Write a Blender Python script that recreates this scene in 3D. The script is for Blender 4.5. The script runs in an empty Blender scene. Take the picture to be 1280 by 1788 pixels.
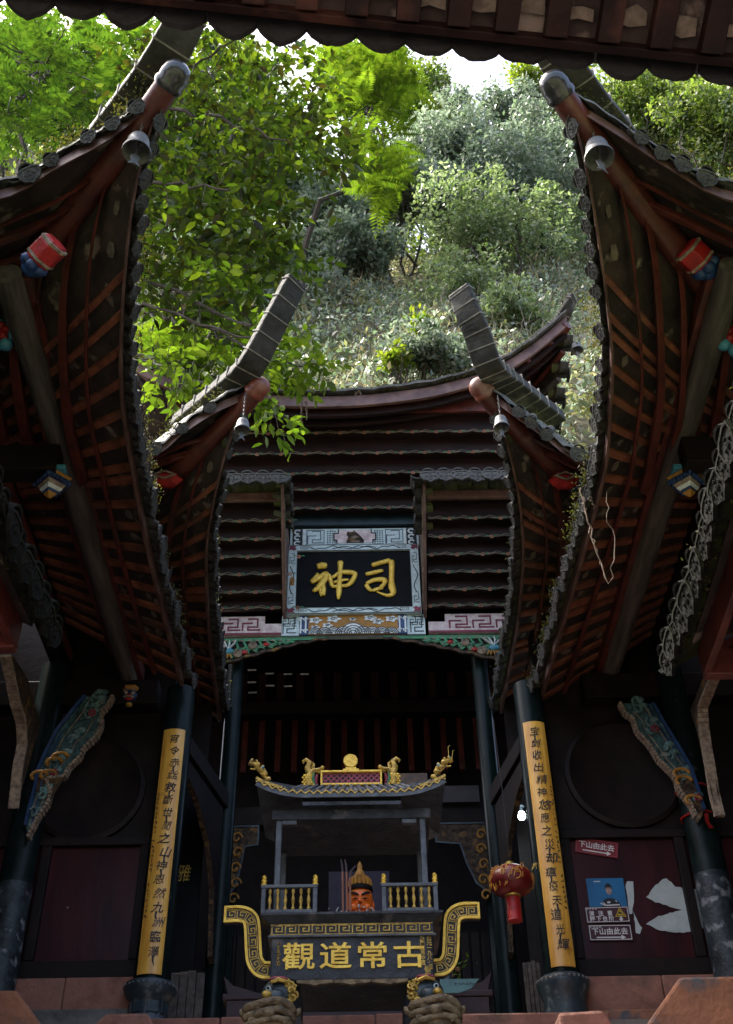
import bpy, math, random
import numpy as np
from mathutils import Vector, Matrix
random.seed(7); rng = np.random.default_rng(7)
scene = bpy.context.scene
COL = scene.collection
R_ = math.radians

# ------------------------------------------------------------------ camera, sky, sun, exposure
CAM_PITCH, CAM_ROLL, CAM_YAW = R_(40), R_(-1.1), R_(-0.6)
FPX = 1980.0
cam_d = bpy.data.cameras.new('camera'); cam = bpy.data.objects.new('camera', cam_d); COL.objects.link(cam)
CAM_M = Matrix.Rotation(CAM_YAW, 3, 'Z') @ Matrix.Rotation(math.pi/2 + CAM_PITCH, 3, 'X') @ Matrix.Rotation(CAM_ROLL, 3, 'Z')
CAM_C = Vector((0.05, 0, 0))
cam.matrix_world = Matrix.Translation(CAM_C) @ CAM_M.to_4x4()
cam_d.sensor_fit = 'VERTICAL'; cam_d.sensor_height = 24.0; cam_d.lens = 24.0*FPX/1788
cam_d.clip_start = 0.05; cam_d.clip_end = 600
scene.camera = cam
SUN_EL, SUN_AZ = R_(60), R_(-78)          # azimuth measured from +Y towards +X
w = bpy.data.worlds.new('World'); scene.world = w; w.use_nodes = True
nt = w.node_tree; bg = nt.nodes['Background']
sky = nt.nodes.new('ShaderNodeTexSky'); sky.sky_type = 'NISHITA'; sky.sun_disc = False
sky.sun_elevation = SUN_EL; sky.sun_rotation = SUN_AZ; sky.air_density = 1.0; sky.dust_density = 6.0; sky.ozone_density = 1.0
nt.links.new(sky.outputs[0], bg.inputs[0]); bg.inputs[1].default_value = 0.15
sd = bpy.data.lights.new('sun', 'SUN'); sd.energy = 2.6; sd.angle = R_(2.0); sd.color = (1.0, 0.95, 0.86)
so = bpy.data.objects.new('sun', sd); COL.objects.link(so)
so.rotation_euler = Vector((-math.sin(SUN_AZ)*math.cos(SUN_EL), -math.cos(SUN_AZ)*math.cos(SUN_EL), -math.sin(SUN_EL))).to_track_quat('-Z', 'Y').to_euler()
so.location = (0, 30, 90)
vs = scene.view_settings; vs.view_transform = 'Standard'; vs.look = 'None'; vs.gamma = 1; vs.exposure = 1.95
scene.cycles.max_bounces = 8; scene.cycles.diffuse_bounces = 4; scene.cycles.transmission_bounces = 4

def ray(px, py): return CAM_M @ Vector(((px-640)/FPX, (894-py)/FPX, -1.0))
def PY(px, py, Y): d = ray(px, py); return CAM_C + d*(Y/d.y)
def PZ(px, py, Z): d = ray(px, py); return CAM_C + d*(Z/d.z)
def PX(px, py, X): d = ray(px, py); return CAM_C + d*((X-CAM_C.x)/d.x)

# ------------------------------------------------------------------ materials
def mat(name, c1, c2=None, rough=0.6, metal=0.0, scale=6.0, stretch=(1, 1, 1), bump=0.0, bscale=None, contrast=(0.35, 0.65), detail=6.0,
        c3=None, c3scale=1.5, c3range=(0.55, 0.62), spec=0.5, moss=None, coat=0.0, island=0.0, trans=0.0):
    m = bpy.data.materials.new(name); m.use_nodes = True
    t = m.node_tree; N = t.nodes; L = t.links; b = N['Principled BSDF']
    b.inputs['Roughness'].default_value = rough; b.inputs['Metallic'].default_value = metal
    b.inputs['Specular IOR Level'].default_value = spec; b.inputs['Coat Weight'].default_value = coat; b.inputs['Coat Roughness'].default_value = 0.15
    tc = N.new('ShaderNodeTexCoord'); mp = N.new('ShaderNodeMapping'); mp.inputs['Scale'].default_value = stretch
    L.new(tc.outputs['Object'], mp.inputs[0])
    nz = N.new('ShaderNodeTexNoise'); nz.inputs['Scale'].default_value = scale; nz.inputs['Detail'].default_value = detail; nz.inputs['Roughness'].default_value = 0.65
    L.new(mp.outputs[0], nz.inputs[0])
    cr = N.new('ShaderNodeValToRGB'); cr.color_ramp.elements[0].position = contrast[0]; cr.color_ramp.elements[1].position = contrast[1]
    c2 = c2 or tuple(x*0.6 for x in c1)
    cr.color_ramp.elements[0].color = (*c2, 1); cr.color_ramp.elements[1].color = (*c1, 1)
    L.new(nz.outputs[0], cr.inputs[0]); out = cr.outputs[0]
    def mixin(fac, col):
        nonlocal out
        mx = N.new('ShaderNodeMix'); mx.data_type = 'RGBA'; L.new(fac, mx.inputs[0]); L.new(out, mx.inputs[6]); mx.inputs[7].default_value = (*col, 1); out = mx.outputs[2]
    if c3:
        n3 = N.new('ShaderNodeTexNoise'); n3.inputs['Scale'].default_value = c3scale; n3.inputs['Detail'].default_value = 8; L.new(tc.outputs['Object'], n3.inputs[0])
        r3 = N.new('ShaderNodeMapRange'); r3.inputs[1].default_value = c3range[0]; r3.inputs[2].default_value = c3range[1]; L.new(n3.outputs[0], r3.inputs[0]); mixin(r3.outputs[0], c3)
    if moss:
        g = N.new('ShaderNodeNewGeometry'); sx = N.new('ShaderNodeSeparateXYZ'); L.new(g.outputs['Normal'], sx.inputs[0])
        n4 = N.new('ShaderNodeTexNoise'); n4.inputs['Scale'].default_value = 3.5; n4.inputs['Detail'].default_value = 7; L.new(tc.outputs['Object'], n4.inputs[0])
        ad = N.new('ShaderNodeMath'); ad.operation = 'MULTIPLY_ADD'; ad.inputs[1].default_value = 0.22; L.new(sx.outputs[2], ad.inputs[0]); L.new(n4.outputs[0], ad.inputs[2])
        r4 = N.new('ShaderNodeMapRange'); r4.inputs[1].default_value = 0.60; r4.inputs[2].default_value = 0.72; L.new(ad.outputs[0], r4.inputs[0]); mixin(r4.outputs[0], moss)
    if island:
        g = N.new('ShaderNodeNewGeometry'); hs = N.new('ShaderNodeHueSaturation')
        mr = N.new('ShaderNodeMapRange'); mr.inputs[3].default_value = 1-island; mr.inputs[4].default_value = 1+island; L.new(g.outputs['Random Per Island'], mr.inputs[0])
        L.new(mr.outputs[0], hs.inputs['Value']); L.new(out, hs.inputs['Color']); out = hs.outputs[0]
    L.new(out, b.inputs['Base Color'])
    if bump:
        nb = N.new('ShaderNodeTexNoise'); nb.inputs['Scale'].default_value = bscale or scale*3; nb.inputs['Detail'].default_value = 6; L.new(mp.outputs[0], nb.inputs[0])
        bp = N.new('ShaderNodeBump'); bp.inputs['Strength'].default_value = bump; bp.inputs['Distance'].default_value = 0.02
        L.new(nb.outputs[0], bp.inputs['Height']); L.new(bp.outputs[0], b.inputs['Normal'])
    return m

def leafmat(name, cols, rough=0.45, trans=0.45, tint=(1.1, 1.25, 0.5), spec=0.5):
    m = bpy.data.materials.new(name); m.use_nodes = True
    t = m.node_tree; N = t.nodes; L = t.links; b = N['Principled BSDF']; o = N['Material Output']
    g = N.new('ShaderNodeNewGeometry'); cr = N.new('ShaderNodeValToRGB'); e = cr.color_ramp.elements
    while len(e) < len(cols): e.new(0.5)
    for i, c in enumerate(cols): e[i].position = i/(len(cols)-1); e[i].color = (*c, 1)
    L.new(g.outputs['Random Per Island'], cr.inputs[0])
    tc = N.new('ShaderNodeTexCoord'); nz = N.new('ShaderNodeTexNoise'); nz.inputs['Scale'].default_value = 0.9; L.new(tc.outputs['Object'], nz.inputs[0])
    hs = N.new('ShaderNodeHueSaturation'); mr = N.new('ShaderNodeMapRange'); mr.inputs[1].default_value = 0.3; mr.inputs[2].default_value = 0.7; mr.inputs[3].default_value = 0.55; mr.inputs[4].default_value = 1.3
    L.new(nz.outputs[0], mr.inputs[0]); L.new(mr.outputs[0], hs.inputs['Value']); L.new(cr.outputs[0], hs.inputs['Color'])
    L.new(hs.outputs[0], b.inputs['Base Color']); b.inputs['Roughness'].default_value = rough; b.inputs['Specular IOR Level'].default_value = spec
    tr = N.new('ShaderNodeBsdfTranslucent'); vm = N.new('ShaderNodeMix'); vm.data_type = 'RGBA'; vm.blend_type = 'MULTIPLY'; vm.inputs[0].default_value = 1
    L.new(hs.outputs[0], vm.inputs[6]); vm.inputs[7].default_value = (*[x*1.6 for x in tint], 1); L.new(vm.outputs[2], tr.inputs[0])
    ms = N.new('ShaderNodeMixShader'); ms.inputs[0].default_value = trans; L.new(b.outputs[0], ms.inputs[1]); L.new(tr.outputs[0], ms.inputs[2]); L.new(ms.outputs[0], o.inputs[0])
    return m

M = {}
M['red_wood'] = mat('red wood', (0.16, 0.036, 0.027), (0.06, 0.015, 0.012), rough=0.42, scale=5, stretch=(1, 1, 1), bump=0.25, bscale=18, c3=(0.06, 0.03, 0.024), c3range=(0.55, 0.7))
M['rafter'] = mat('rafter wood', (0.36, 0.125, 0.066), (0.13, 0.042, 0.026), rough=0.55, scale=5, bump=0.3, bscale=20, c3=(0.10, 0.06, 0.045), c3range=(0.55, 0.7))
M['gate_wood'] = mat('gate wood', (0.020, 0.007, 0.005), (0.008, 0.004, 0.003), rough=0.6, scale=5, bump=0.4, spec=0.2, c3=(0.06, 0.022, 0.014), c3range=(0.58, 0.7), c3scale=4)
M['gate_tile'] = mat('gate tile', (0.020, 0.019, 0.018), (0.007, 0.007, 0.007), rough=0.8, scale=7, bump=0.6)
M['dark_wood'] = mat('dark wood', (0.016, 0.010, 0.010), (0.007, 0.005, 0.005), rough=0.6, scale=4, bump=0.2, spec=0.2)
M['grey_wood'] = mat('grey wood', (0.12, 0.10, 0.086), (0.045, 0.037, 0.032), rough=0.8, scale=5, stretch=(3, 0.35, 3), bump=0.5, bscale=14)
M['fascia_wood'] = mat('weathered fascia', (0.20, 0.115, 0.095), (0.075, 0.036, 0.031), rough=0.5, scale=4, stretch=(1, 1, 1), bump=0.3, bscale=16)
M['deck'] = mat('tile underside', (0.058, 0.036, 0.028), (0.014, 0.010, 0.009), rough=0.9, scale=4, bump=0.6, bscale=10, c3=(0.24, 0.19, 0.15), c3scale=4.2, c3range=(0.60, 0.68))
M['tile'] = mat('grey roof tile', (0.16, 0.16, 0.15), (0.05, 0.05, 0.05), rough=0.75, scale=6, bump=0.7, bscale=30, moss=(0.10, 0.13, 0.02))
M['tile_clean'] = mat('grey drip tile', (0.085, 0.085, 0.078), (0.022, 0.022, 0.020), rough=0.65, scale=9, bump=0.8, bscale=26, c3=(0.075, 0.09, 0.022), c3scale=2.2, c3range=(0.50, 0.60))
M['tile_mossy'] = mat('mossy drip tile', (0.022, 0.023, 0.019), (0.007, 0.007, 0.006), rough=0.9, spec=0.1, scale=9, bump=1.0, bscale=20, c3=(0.026, 0.034, 0.009), c3scale=2.6, c3range=(0.46, 0.58))
M['horn'] = mat('ridge plaster', (0.055, 0.053, 0.048), (0.018, 0.018, 0.017), rough=0.8, scale=5, bump=0.7, bscale=16, c3=(0.13, 0.125, 0.11), c3scale=3, c3range=(0.60, 0.70))
M['horn_line'] = mat('pale mortar', (0.30, 0.29, 0.26), (0.15, 0.145, 0.13), rough=0.9, scale=12)
M['cap'] = mat('glazed cap', (0.045, 0.045, 0.05), (0.022, 0.022, 0.025), rough=0.25, scale=5, coat=0.4)
M['cap_red'] = mat('red log cap', (0.26, 0.07, 0.04), (0.12, 0.03, 0.02), rough=0.35, scale=8, c3=(0.34, 0.24, 0.20), c3range=(0.58, 0.7), bump=0.2)
M['log'] = mat('red hip log', (0.14, 0.036, 0.026), (0.06, 0.017, 0.014), rough=0.38, scale=4, bump=0.25, bscale=14, c3=(0.20, 0.11, 0.085), c3scale=3, c3range=(0.64, 0.78))
M['bell'] = mat('bell iron', (0.17, 0.175, 0.18), (0.08, 0.08, 0.085), rough=0.55, scale=14, bump=0.2, metal=0.2)
M['chain'] = mat('chain iron', (0.30, 0.27, 0.25), (0.12, 0.10, 0.09), rough=0.5, metal=0.4)
M['board'] = mat('dark wave board', (0.030, 0.013, 0.012), (0.010, 0.006, 0.006), rough=0.6, scale=3, stretch=(0.5, 1, 3), bump=0.3, spec=0.25)
M['teal_dark'] = mat('dark teal paint', (0.012, 0.030, 0.036), (0.006, 0.014, 0.018), rough=0.4, scale=3)
M['lacquer'] = mat('black green lacquer', (0.009, 0.018, 0.018), (0.004, 0.008, 0.008), rough=0.3, scale=6, coat=0.0, spec=0.14, c3=(0.05, 0.06, 0.065), c3scale=7, c3range=(0.68, 0.76))
M['lacquer_worn'] = mat('worn column paint', (0.04, 0.055, 0.065), (0.010, 0.013, 0.016), rough=0.4, spec=0.3, scale=10, bump=0.4, c3=(0.20, 0.22, 0.24), c3scale=9, c3range=(0.56, 0.66))
M['white'] = mat('white paint', (0.80, 0.84, 0.84), (0.55, 0.60, 0.61), rough=0.6, scale=14)
M['pale_teal'] = mat('pale teal paint', (0.64, 0.76, 0.77), (0.42, 0.54, 0.57), rough=0.6, scale=14)
M['pale_pink'] = mat('pale pink paint', (0.76, 0.66, 0.65), (0.46, 0.33, 0.34), rough=0.6, scale=9)
M['crimson'] = mat('crimson paint', (0.22, 0.018, 0.04), (0.12, 0.012, 0.025), rough=0.5)
M['ink'] = mat('ink line', (0.012, 0.018, 0.024), rough=0.6)
M['black_board'] = mat('black board', (0.007, 0.008, 0.010), (0.003, 0.004, 0.005), rough=0.65, scale=4, spec=0.12)
M['gold'] = mat('gold leaf', (0.95, 0.66, 0.10), (0.70, 0.42, 0.04), rough=0.35, metal=0.25, scale=12, bump=0.5, bscale=40)
M['gold_dull'] = mat('dull gold paint', (0.70, 0.47, 0.085), (0.26, 0.165, 0.03), rough=0.42, metal=0.15, scale=22, bump=0.5, c3=(0.10, 0.09, 0.06), c3scale=18, c3range=(0.60, 0.7))
M['ochre'] = mat('ochre paint', (0.42, 0.20, 0.025), (0.27, 0.12, 0.015), rough=0.6)
M['blue'] = mat('blue paint', (0.020, 0.065, 0.20), (0.008, 0.022, 0.07), rough=0.5)
M['sky_blue'] = mat('light blue paint', (0.08, 0.32, 0.42), (0.04, 0.18, 0.26), rough=0.5)
M['red'] = mat('red paint', (0.46, 0.014, 0.012), (0.24, 0.009, 0.008), rough=0.5, scale=8, bump=0.3, c3=(0.10, 0.02, 0.016), c3scale=7, c3range=(0.60, 0.72))
M['cream'] = mat('cream trim', (0.40, 0.31, 0.23), (0.13, 0.09, 0.07), rough=0.7, scale=18)
M['green'] = mat('green paint', (0.045, 0.26, 0.10), (0.02, 0.12, 0.06), rough=0.5, scale=10)
M['teal'] = mat('teal relief', (0.05, 0.13, 0.14), (0.010, 0.022, 0.030), rough=0.5, scale=14, bump=0.6, c3=(0.20, 0.26, 0.24), c3scale=9, c3range=(0.6, 0.68))
M['teal_light'] = mat('light teal relief', (0.14, 0.26, 0.26), (0.03, 0.07, 0.08), rough=0.5, scale=14, bump=0.4)
M['carved'] = mat('carved relief brown', (0.10, 0.065, 0.04), (0.015, 0.011, 0.010), rough=0.65, scale=16, bump=0.8, spec=0.25, c3=(0.20, 0.11, 0.04), c3scale=8, c3range=(0.55, 0.66))
M['orange'] = mat('orange flower', (0.42, 0.20, 0.12), (0.22, 0.09, 0.055), rough=0.6)
M['trim_line'] = mat('painted wave line', (0.30, 0.22, 0.155), (0.06, 0.075, 0.06), rough=0.6, scale=9)
M['maroon'] = mat('maroon panel', (0.050, 0.009, 0.012), (0.022, 0.005, 0.007), rough=0.36, scale=2.5, stretch=(1.4, 1, 0.3), bump=0.15, spec=0.28, c3=(0.30, 0.24, 0.20), c3scale=6, c3range=(0.715, 0.74))
M['couplet'] = mat('yellow couplet board', (0.84, 0.49, 0.085), (0.58, 0.27, 0.035), rough=0.36, scale=5, stretch=(3, 3, 0.25), bump=0.15, coat=0.3, c3=(0.30, 0.10, 0.012), c3scale=5, c3range=(0.66, 0.78))
M['stone'] = mat('pink sandstone', (0.38, 0.18, 0.13), (0.20, 0.09, 0.065), rough=0.85, scale=3, bump=0.6, bscale=22, c3=(0.11, 0.07, 0.055), c3scale=3.0, c3range=(0.54, 0.70))
M['stone_orange'] = mat('orange sandstone', (0.38, 0.16, 0.085), (0.22, 0.10, 0.06), rough=0.85, scale=3, bump=0.7, bscale=18, c3=(0.10, 0.10, 0.11), c3scale=2.4, c3range=(0.56, 0.64))
M['stone_teal'] = mat('painted stone base', (0.04, 0.065, 0.08), (0.018, 0.03, 0.038), rough=0.4, scale=8, bump=0.4, c3=(0.16, 0.19, 0.20), c3scale=8, c3range=(0.6, 0.7))
M['stone_grey'] = mat('grey stone', (0.20, 0.19, 0.18), (0.09, 0.085, 0.08), rough=0.9, scale=4, bump=0.6)
M['burner'] = mat('burner iron', (0.045, 0.052, 0.062), (0.016, 0.019, 0.023), rough=0.5, spec=0.3, scale=7, bump=0.6, bscale=30, c3=(0.15, 0.145, 0.14), c3scale=4.5, c3range=(0.60, 0.74))
M['burner_roof'] = mat('burner roof tile', (0.11, 0.13, 0.15), (0.04, 0.047, 0.056), rough=0.45, scale=9, bump=0.4)
M['lion'] = mat('ashy lion foot', (0.25, 0.185, 0.10), (0.08, 0.06, 0.035), rough=0.7, scale=13, bump=1.0, bscale=34)
M['pink_red'] = mat('lattice red', (0.34, 0.06, 0.09), (0.20, 0.03, 0.05), rough=0.55)
M['wine'] = mat('dark wine', (0.035, 0.006, 0.009), (0.02, 0.004, 0.006), rough=0.5)
M['ash'] = mat('white ash', (0.60, 0.60, 0.62), (0.35, 0.35, 0.37), rough=0.95, scale=30)
M['incense'] = mat('incense', (0.34, 0.16, 0.10), (0.24, 0.10, 0.07), rough=0.8)
M['burnt'] = mat('burnt incense', (0.10, 0.075, 0.085), rough=0.9)
M['statue'] = mat('orange painted face', (0.95, 0.20, 0.02), (0.85, 0.15, 0.015), rough=0.35)
M['paper'] = mat('torn paper', (0.50, 0.56, 0.56), (0.40, 0.46, 0.46), rough=0.85, scale=5, bump=0.4)
M['sign_red'] = mat('sign crimson', (0.20, 0.012, 0.018), (0.15, 0.010, 0.014), rough=0.45)
M['sign_dark'] = mat('sign dark plum', (0.06, 0.010, 0.018), (0.045, 0.008, 0.014), rough=0.4)
M['sign_white'] = mat('sign white', (0.72, 0.72, 0.72), (0.6, 0.6, 0.6), rough=0.5)
M['poster_blue'] = mat('poster blue', (0.015, 0.16, 0.36), (0.01, 0.10, 0.26), rough=0.4, scale=2)
M['skin'] = mat('printed skin', (0.50, 0.33, 0.29), rough=0.5)
M['yellow'] = mat('warning yellow', (0.70, 0.48, 0.01), rough=0.5)
M['lantern'] = mat('lantern silk', (0.20, 0.010, 0.010), (0.07, 0.005, 0.005), rough=0.4, scale=5)
M['brass'] = mat('brass', (0.62, 0.44, 0.10), (0.35, 0.22, 0.04), rough=0.4, metal=0.6)
M['gilt_pattern'] = mat('gilt pattern', (0.52, 0.26, 0.03), (0.34, 0.12, 0.015), rough=0.5)
M['amber'] = mat('amber board', (0.16, 0.075, 0.012), (0.07, 0.03, 0.008), rough=0.4, scale=9)
M['vine'] = mat('dry root', (0.17, 0.12, 0.08), (0.08, 0.055, 0.035), rough=0.9)
M['bark'] = mat('bark', (0.06, 0.048, 0.036), (0.025, 0.02, 0.016), rough=0.9, scale=10, bump=0.6)
M['pale_bark'] = mat('pale bark', (0.26, 0.24, 0.20), (0.12, 0.11, 0.09), rough=0.9, scale=8)
M['hill'] = mat('hill soil', (0.12, 0.105, 0.06), (0.05, 0.047, 0.026), rough=1, scale=0.8, bump=0.8, c3=(0.06, 0.08, 0.02), c3scale=0.5, c3range=(0.45, 0.6))
M['ground'] = mat('courtyard stone', (0.26, 0.22, 0.19), (0.14, 0.115, 0.10), rough=0.9, scale=2, bump=0.4)
M['mortar'] = mat('cream mortar', (0.20, 0.16, 0.115), (0.09, 0.07, 0.05), rough=0.9, scale=12, bump=0.5)
M['moss'] = leafmat('moss', [(0.04, 0.05, 0.012), (0.08, 0.085, 0.018), (0.11, 0.10, 0.03), (0.07, 0.05, 0.03)], rough=0.9, trans=0.25)
M['leaf_broad'] = leafmat('broad leaf', [(0.018, 0.036, 0.007), (0.03, 0.054, 0.009), (0.065, 0.11, 0.014), (0.022, 0.038, 0.008), (0.12, 0.165, 0.018), (0.022, 0.036, 0.008), (0.03, 0.026, 0.008)], rough=0.38, trans=0.5, tint=(1.15, 1.25, 0.4))
M['leaf_fern'] = leafmat('fern leaf', [(0.022, 0.055, 0.010), (0.045, 0.095, 0.014), (0.075, 0.13, 0.018), (0.03, 0.06, 0.012)], rough=0.5, trans=0.45, tint=(1.1, 1.2, 0.45))
M['leaf_bright'] = leafmat('bright pinnate leaf', [(0.05, 0.095, 0.012), (0.085, 0.14, 0.016), (0.12, 0.17, 0.022), (0.06, 0.10, 0.014)], rough=0.45, trans=0.5, tint=(1.15, 1.25, 0.42))
M['leaf_silver'] = leafmat('silvery leaf', [(0.10, 0.15, 0.09), (0.20, 0.25, 0.19), (0.30, 0.35, 0.30), (0.10, 0.16, 0.08), (0.36, 0.40, 0.36)], rough=0.32, trans=0.38, tint=(1.0, 1.08, 0.85), spec=0.9)
M['leaf_olive'] = leafmat('olive leaf', [(0.08, 0.14, 0.03), (0.15, 0.21, 0.05), (0.21, 0.27, 0.075), (0.26, 0.30, 0.15)], rough=0.38, trans=0.38, tint=(1.1, 1.2, 0.5), spec=0.7)
M['leaf_pale'] = leafmat('pale green leaf', [(0.10, 0.16, 0.06), (0.18, 0.25, 0.12), (0.28, 0.34, 0.22), (0.14, 0.20, 0.06), (0.36, 0.42, 0.32)], rough=0.35, trans=0.4, tint=(1.05, 1.12, 0.7), spec=0.8)
M['leaf_dry'] = leafmat('mixed undergrowth', [(0.09, 0.13, 0.05), (0.20, 0.17, 0.12), (0.12, 0.17, 0.06), (0.30, 0.28, 0.22), (0.20, 0.25, 0.16), (0.12, 0.09, 0.06), (0.09, 0.12, 0.06)], rough=0.5, trans=0.42, tint=(1.1, 1.1, 0.7))
M['leaf_lime'] = leafmat('lime leaf', [(0.10, 0.17, 0.02), (0.17, 0.22, 0.03), (0.22, 0.24, 0.04)], rough=0.5, trans=0.45, tint=(1.1, 1.2, 0.4))
M['straw'] = leafmat('straw blades', [(.16, .15, .09), (.28, .24, .18), (.20, .21, .12), (.36, .33, .27)], rough=.6, trans=.4, tint=(1.05, 1.0, .8))
def emis(name, c, s):
    m = bpy.data.materials.new(name); m.use_nodes = True; b = m.node_tree.nodes['Principled BSDF']
    b.inputs['Base Color'].default_value = (*c, 1); b.inputs['Emission Color'].default_value = (*c, 1); b.inputs['Emission Strength'].default_value = s; return m
M['bulb'] = emis('lit bulb', (0.85, 0.95, 1.0), 6.0)

# ------------------------------------------------------------------ mesh helpers
def unit(v): v = Vector(v); return v.normalized() if v.length > 1e-9 else Vector((0, 0, 1))
class MB:
    def __init__(s): s.v = []; s.f = []
    def add(s, V, Fs): o = len(s.v); s.v += [tuple(x) for x in V]; s.f += [tuple(i+o for i in f) for f in Fs]; return s
    def obox(s, c, ax, ay, az, hx, hy, hz):
        c = Vector(c); V = [c + ax*(hx*i) + ay*(hy*j) + az*(hz*k) for i in (-1, 1) for j in (-1, 1) for k in (-1, 1)]
        return s.add(V, [(0, 1, 3, 2), (4, 6, 7, 5), (0, 4, 5, 1), (2, 3, 7, 6), (0, 2, 6, 4), (1, 5, 7, 3)])
    def box(s, c, size): return s.obox(c, Vector((1, 0, 0)), Vector((0, 1, 0)), Vector((0, 0, 1)), size[0]/2, size[1]/2, size[2]/2)
    def bx(s, x0, x1, y0, y1, z0, z1): return s.box(((x0+x1)/2, (y0+y1)/2, (z0+z1)/2), (abs(x1-x0), abs(y1-y0), abs(z1-z0)))
    def beam(s, p0, p1, w, h, up=(0, 0, 1)):
        p0 = Vector(p0); p1 = Vector(p1); d = unit(p1-p0); sx = unit(d.cross(Vector(up))); u = sx.cross(d)
        return s.obox((p0+p1)/2, d, sx, u, (p1-p0).length/2, w/2, h/2)
    def tube(s, pts, r, n=8, cap=True, flat=1.0, fdir=None):
        pts = [Vector(p) for p in pts]; k = len(pts); r = [r]*k if not hasattr(r, '__len__') else list(r)
        t0 = unit(pts[1]-pts[0]); ref = Vector(fdir) if fdir is not None else (Vector((0, 0, 1)) if abs(t0.z) < 0.9 else Vector((1, 0, 0)))
        V = []; Fs = []
        for i, p in enumerate(pts):
            t = unit(pts[min(i+1, k-1)] - pts[max(i-1, 0)]); a = unit(t.cross(ref)); b = a.cross(t)
            if fdir is None: ref = b
            for j in range(n): an = 2*math.pi*j/n; V.append(p + a*(math.cos(an)*r[i]) + b*(math.sin(an)*r[i]*flat))
        for i in range(k-1):
            for j in range(n): Fs.append((i*n+j, i*n+(j+1) % n, (i+1)*n+(j+1) % n, (i+1)*n+j))
        if cap: Fs += [tuple(range(n-1, -1, -1)), tuple(range((k-1)*n, k*n))]
        return s.add(V, Fs)
    def lathe(s, prof, o=(0, 0, 0), n=16, ax=None, squash=(1, 1)):
        o = Vector(o); X, Y, Z = ax if ax else (Vector((1, 0, 0)), Vector((0, 1, 0)), Vector((0, 0, 1))); V = []; Fs = []; k = len(prof)
        for r, z in prof:
            for j in range(n): a = 2*math.pi*j/n; V.append(o + X*(r*math.cos(a)*squash[0]) + Y*(r*math.sin(a)*squash[1]) + Z*z)
        for i in range(k-1):
            for j in range(n): Fs.append((i*n+j, i*n+(j+1) % n, (i+1)*n+(j+1) % n, (i+1)*n+j))
        Fs += [tuple(range(n-1, -1, -1)), tuple(range((k-1)*n, k*n))]
        return s.add(V, Fs)
    def ball(s, c, r, n=10, k=6):
        r = (r, r, r) if not hasattr(r, '__len__') else r; c = Vector(c); V = [c + Vector((0, 0, -r[2]))]; Fs = []
        for i in range(1, k):
            th = math.pi*i/k
            for j in range(n): a = 2*math.pi*j/n; V.append(c + Vector((r[0]*math.sin(th)*math.cos(a), r[1]*math.sin(th)*math.sin(a), -r[2]*math.cos(th))))
        V.append(c + Vector((0, 0, r[2])))
        for j in range(n): Fs.append((0, 1+(j+1) % n, 1+j))
        for i in range(k-2):
            for j in range(n): Fs.append((1+i*n+j, 1+i*n+(j+1) % n, 1+(i+1)*n+(j+1) % n, 1+(i+1)*n+j))
        for j in range(n): Fs.append((1+(k-2)*n+j, 1+(k-2)*n+(j+1) % n, len(V)-1))
        return s.add(V, Fs)
    def grid(s, P, flip=False):
        n = len(P); m = len(P[0]); V = [p for row in P for p in row]; Fs = []
        for i in range(n-1):
            for j in range(m-1):
                f = (i*m+j, i*m+j+1, (i+1)*m+j+1, (i+1)*m+j); Fs.append(f[::-1] if flip else f)
        return s.add(V, Fs)
    def slab(s, P, th):        # grid with thickness along vector th
        n = len(P); m = len(P[0]); th = Vector(th); s.grid(P); Q = [[Vector(p)+th for p in row] for row in P]; s.grid(Q, True)
        rim = [(i, 0) for i in range(n)] + [(n-1, j) for j in range(1, m)] + [(i, m-1) for i in range(n-2, -1, -1)] + [(0, j) for j in range(m-2, -1, -1)]
        for a, b in zip(rim, rim[1:]): s.add([P[a[0]][a[1]], P[b[0]][b[1]], Q[b[0]][b[1]], Q[a[0]][a[1]]], [(0, 1, 2, 3)])
        return s
    def prism(s, pts, fr, d):   # polygon in frame (o, ex, ey, n), extruded d along n
        o, ex, ey, n = fr; k = len(pts); V = [o+ex*a+ey*b for a, b in pts] + [o+ex*a+ey*b+n*d for a, b in pts]
        return s.add(V, [tuple(range(k-1, -1, -1)), tuple(range(k, 2*k))] + [(i, (i+1) % k, k+(i+1) % k, k+i) for i in range(k)])
    def ribbon(s, pts, fr, wd, d, closed=False):   # mitred raised line in a frame
        o, ex, ey, n = fr; P = [Vector((a, b)) for a, b in pts]; k = len(P); A = []; B = []
        for i in range(k):
            pr = P[i-1] if (i > 0 or closed) else None; nx = P[(i+1) % k] if (i < k-1 or closed) else None
            d1 = (P[i]-pr).normalized() if pr is not None else None; d2 = (nx-P[i]).normalized() if nx is not None else None
            if d1 is None: d1 = d2
            if d2 is None: d2 = d1
            n1 = Vector((-d1.y, d1.x)); n2 = Vector((-d2.y, d2.x)); mi = n1+n2
            mi = n1 if mi.length < 1e-6 else mi.normalized(); sc = 1/max(0.4, mi.dot(n1))
            A.append(P[i]+mi*(wd/2*sc)); B.append(P[i]-mi*(wd/2*sc))
        V = []
        for a, b in zip(A, B): V += [o+ex*a.x+ey*a.y+n*d, o+ex*b.x+ey*b.y+n*d, o+ex*a.x+ey*a.y, o+ex*b.x+ey*b.y]
        Fs = []
        for i in range(k if closed else k-1):
            p = i*4; q = ((i+1) % k)*4; Fs += [(p, p+1, q+1, q), (p+2, p, q, q+2), (p+1, p+3, q+3, q+1)]
        if not closed: e = (k-1)*4; Fs += [(0, 2, 3, 1), (e, e+1, e+3, e+2)]
        return s.add(V, Fs)

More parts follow.
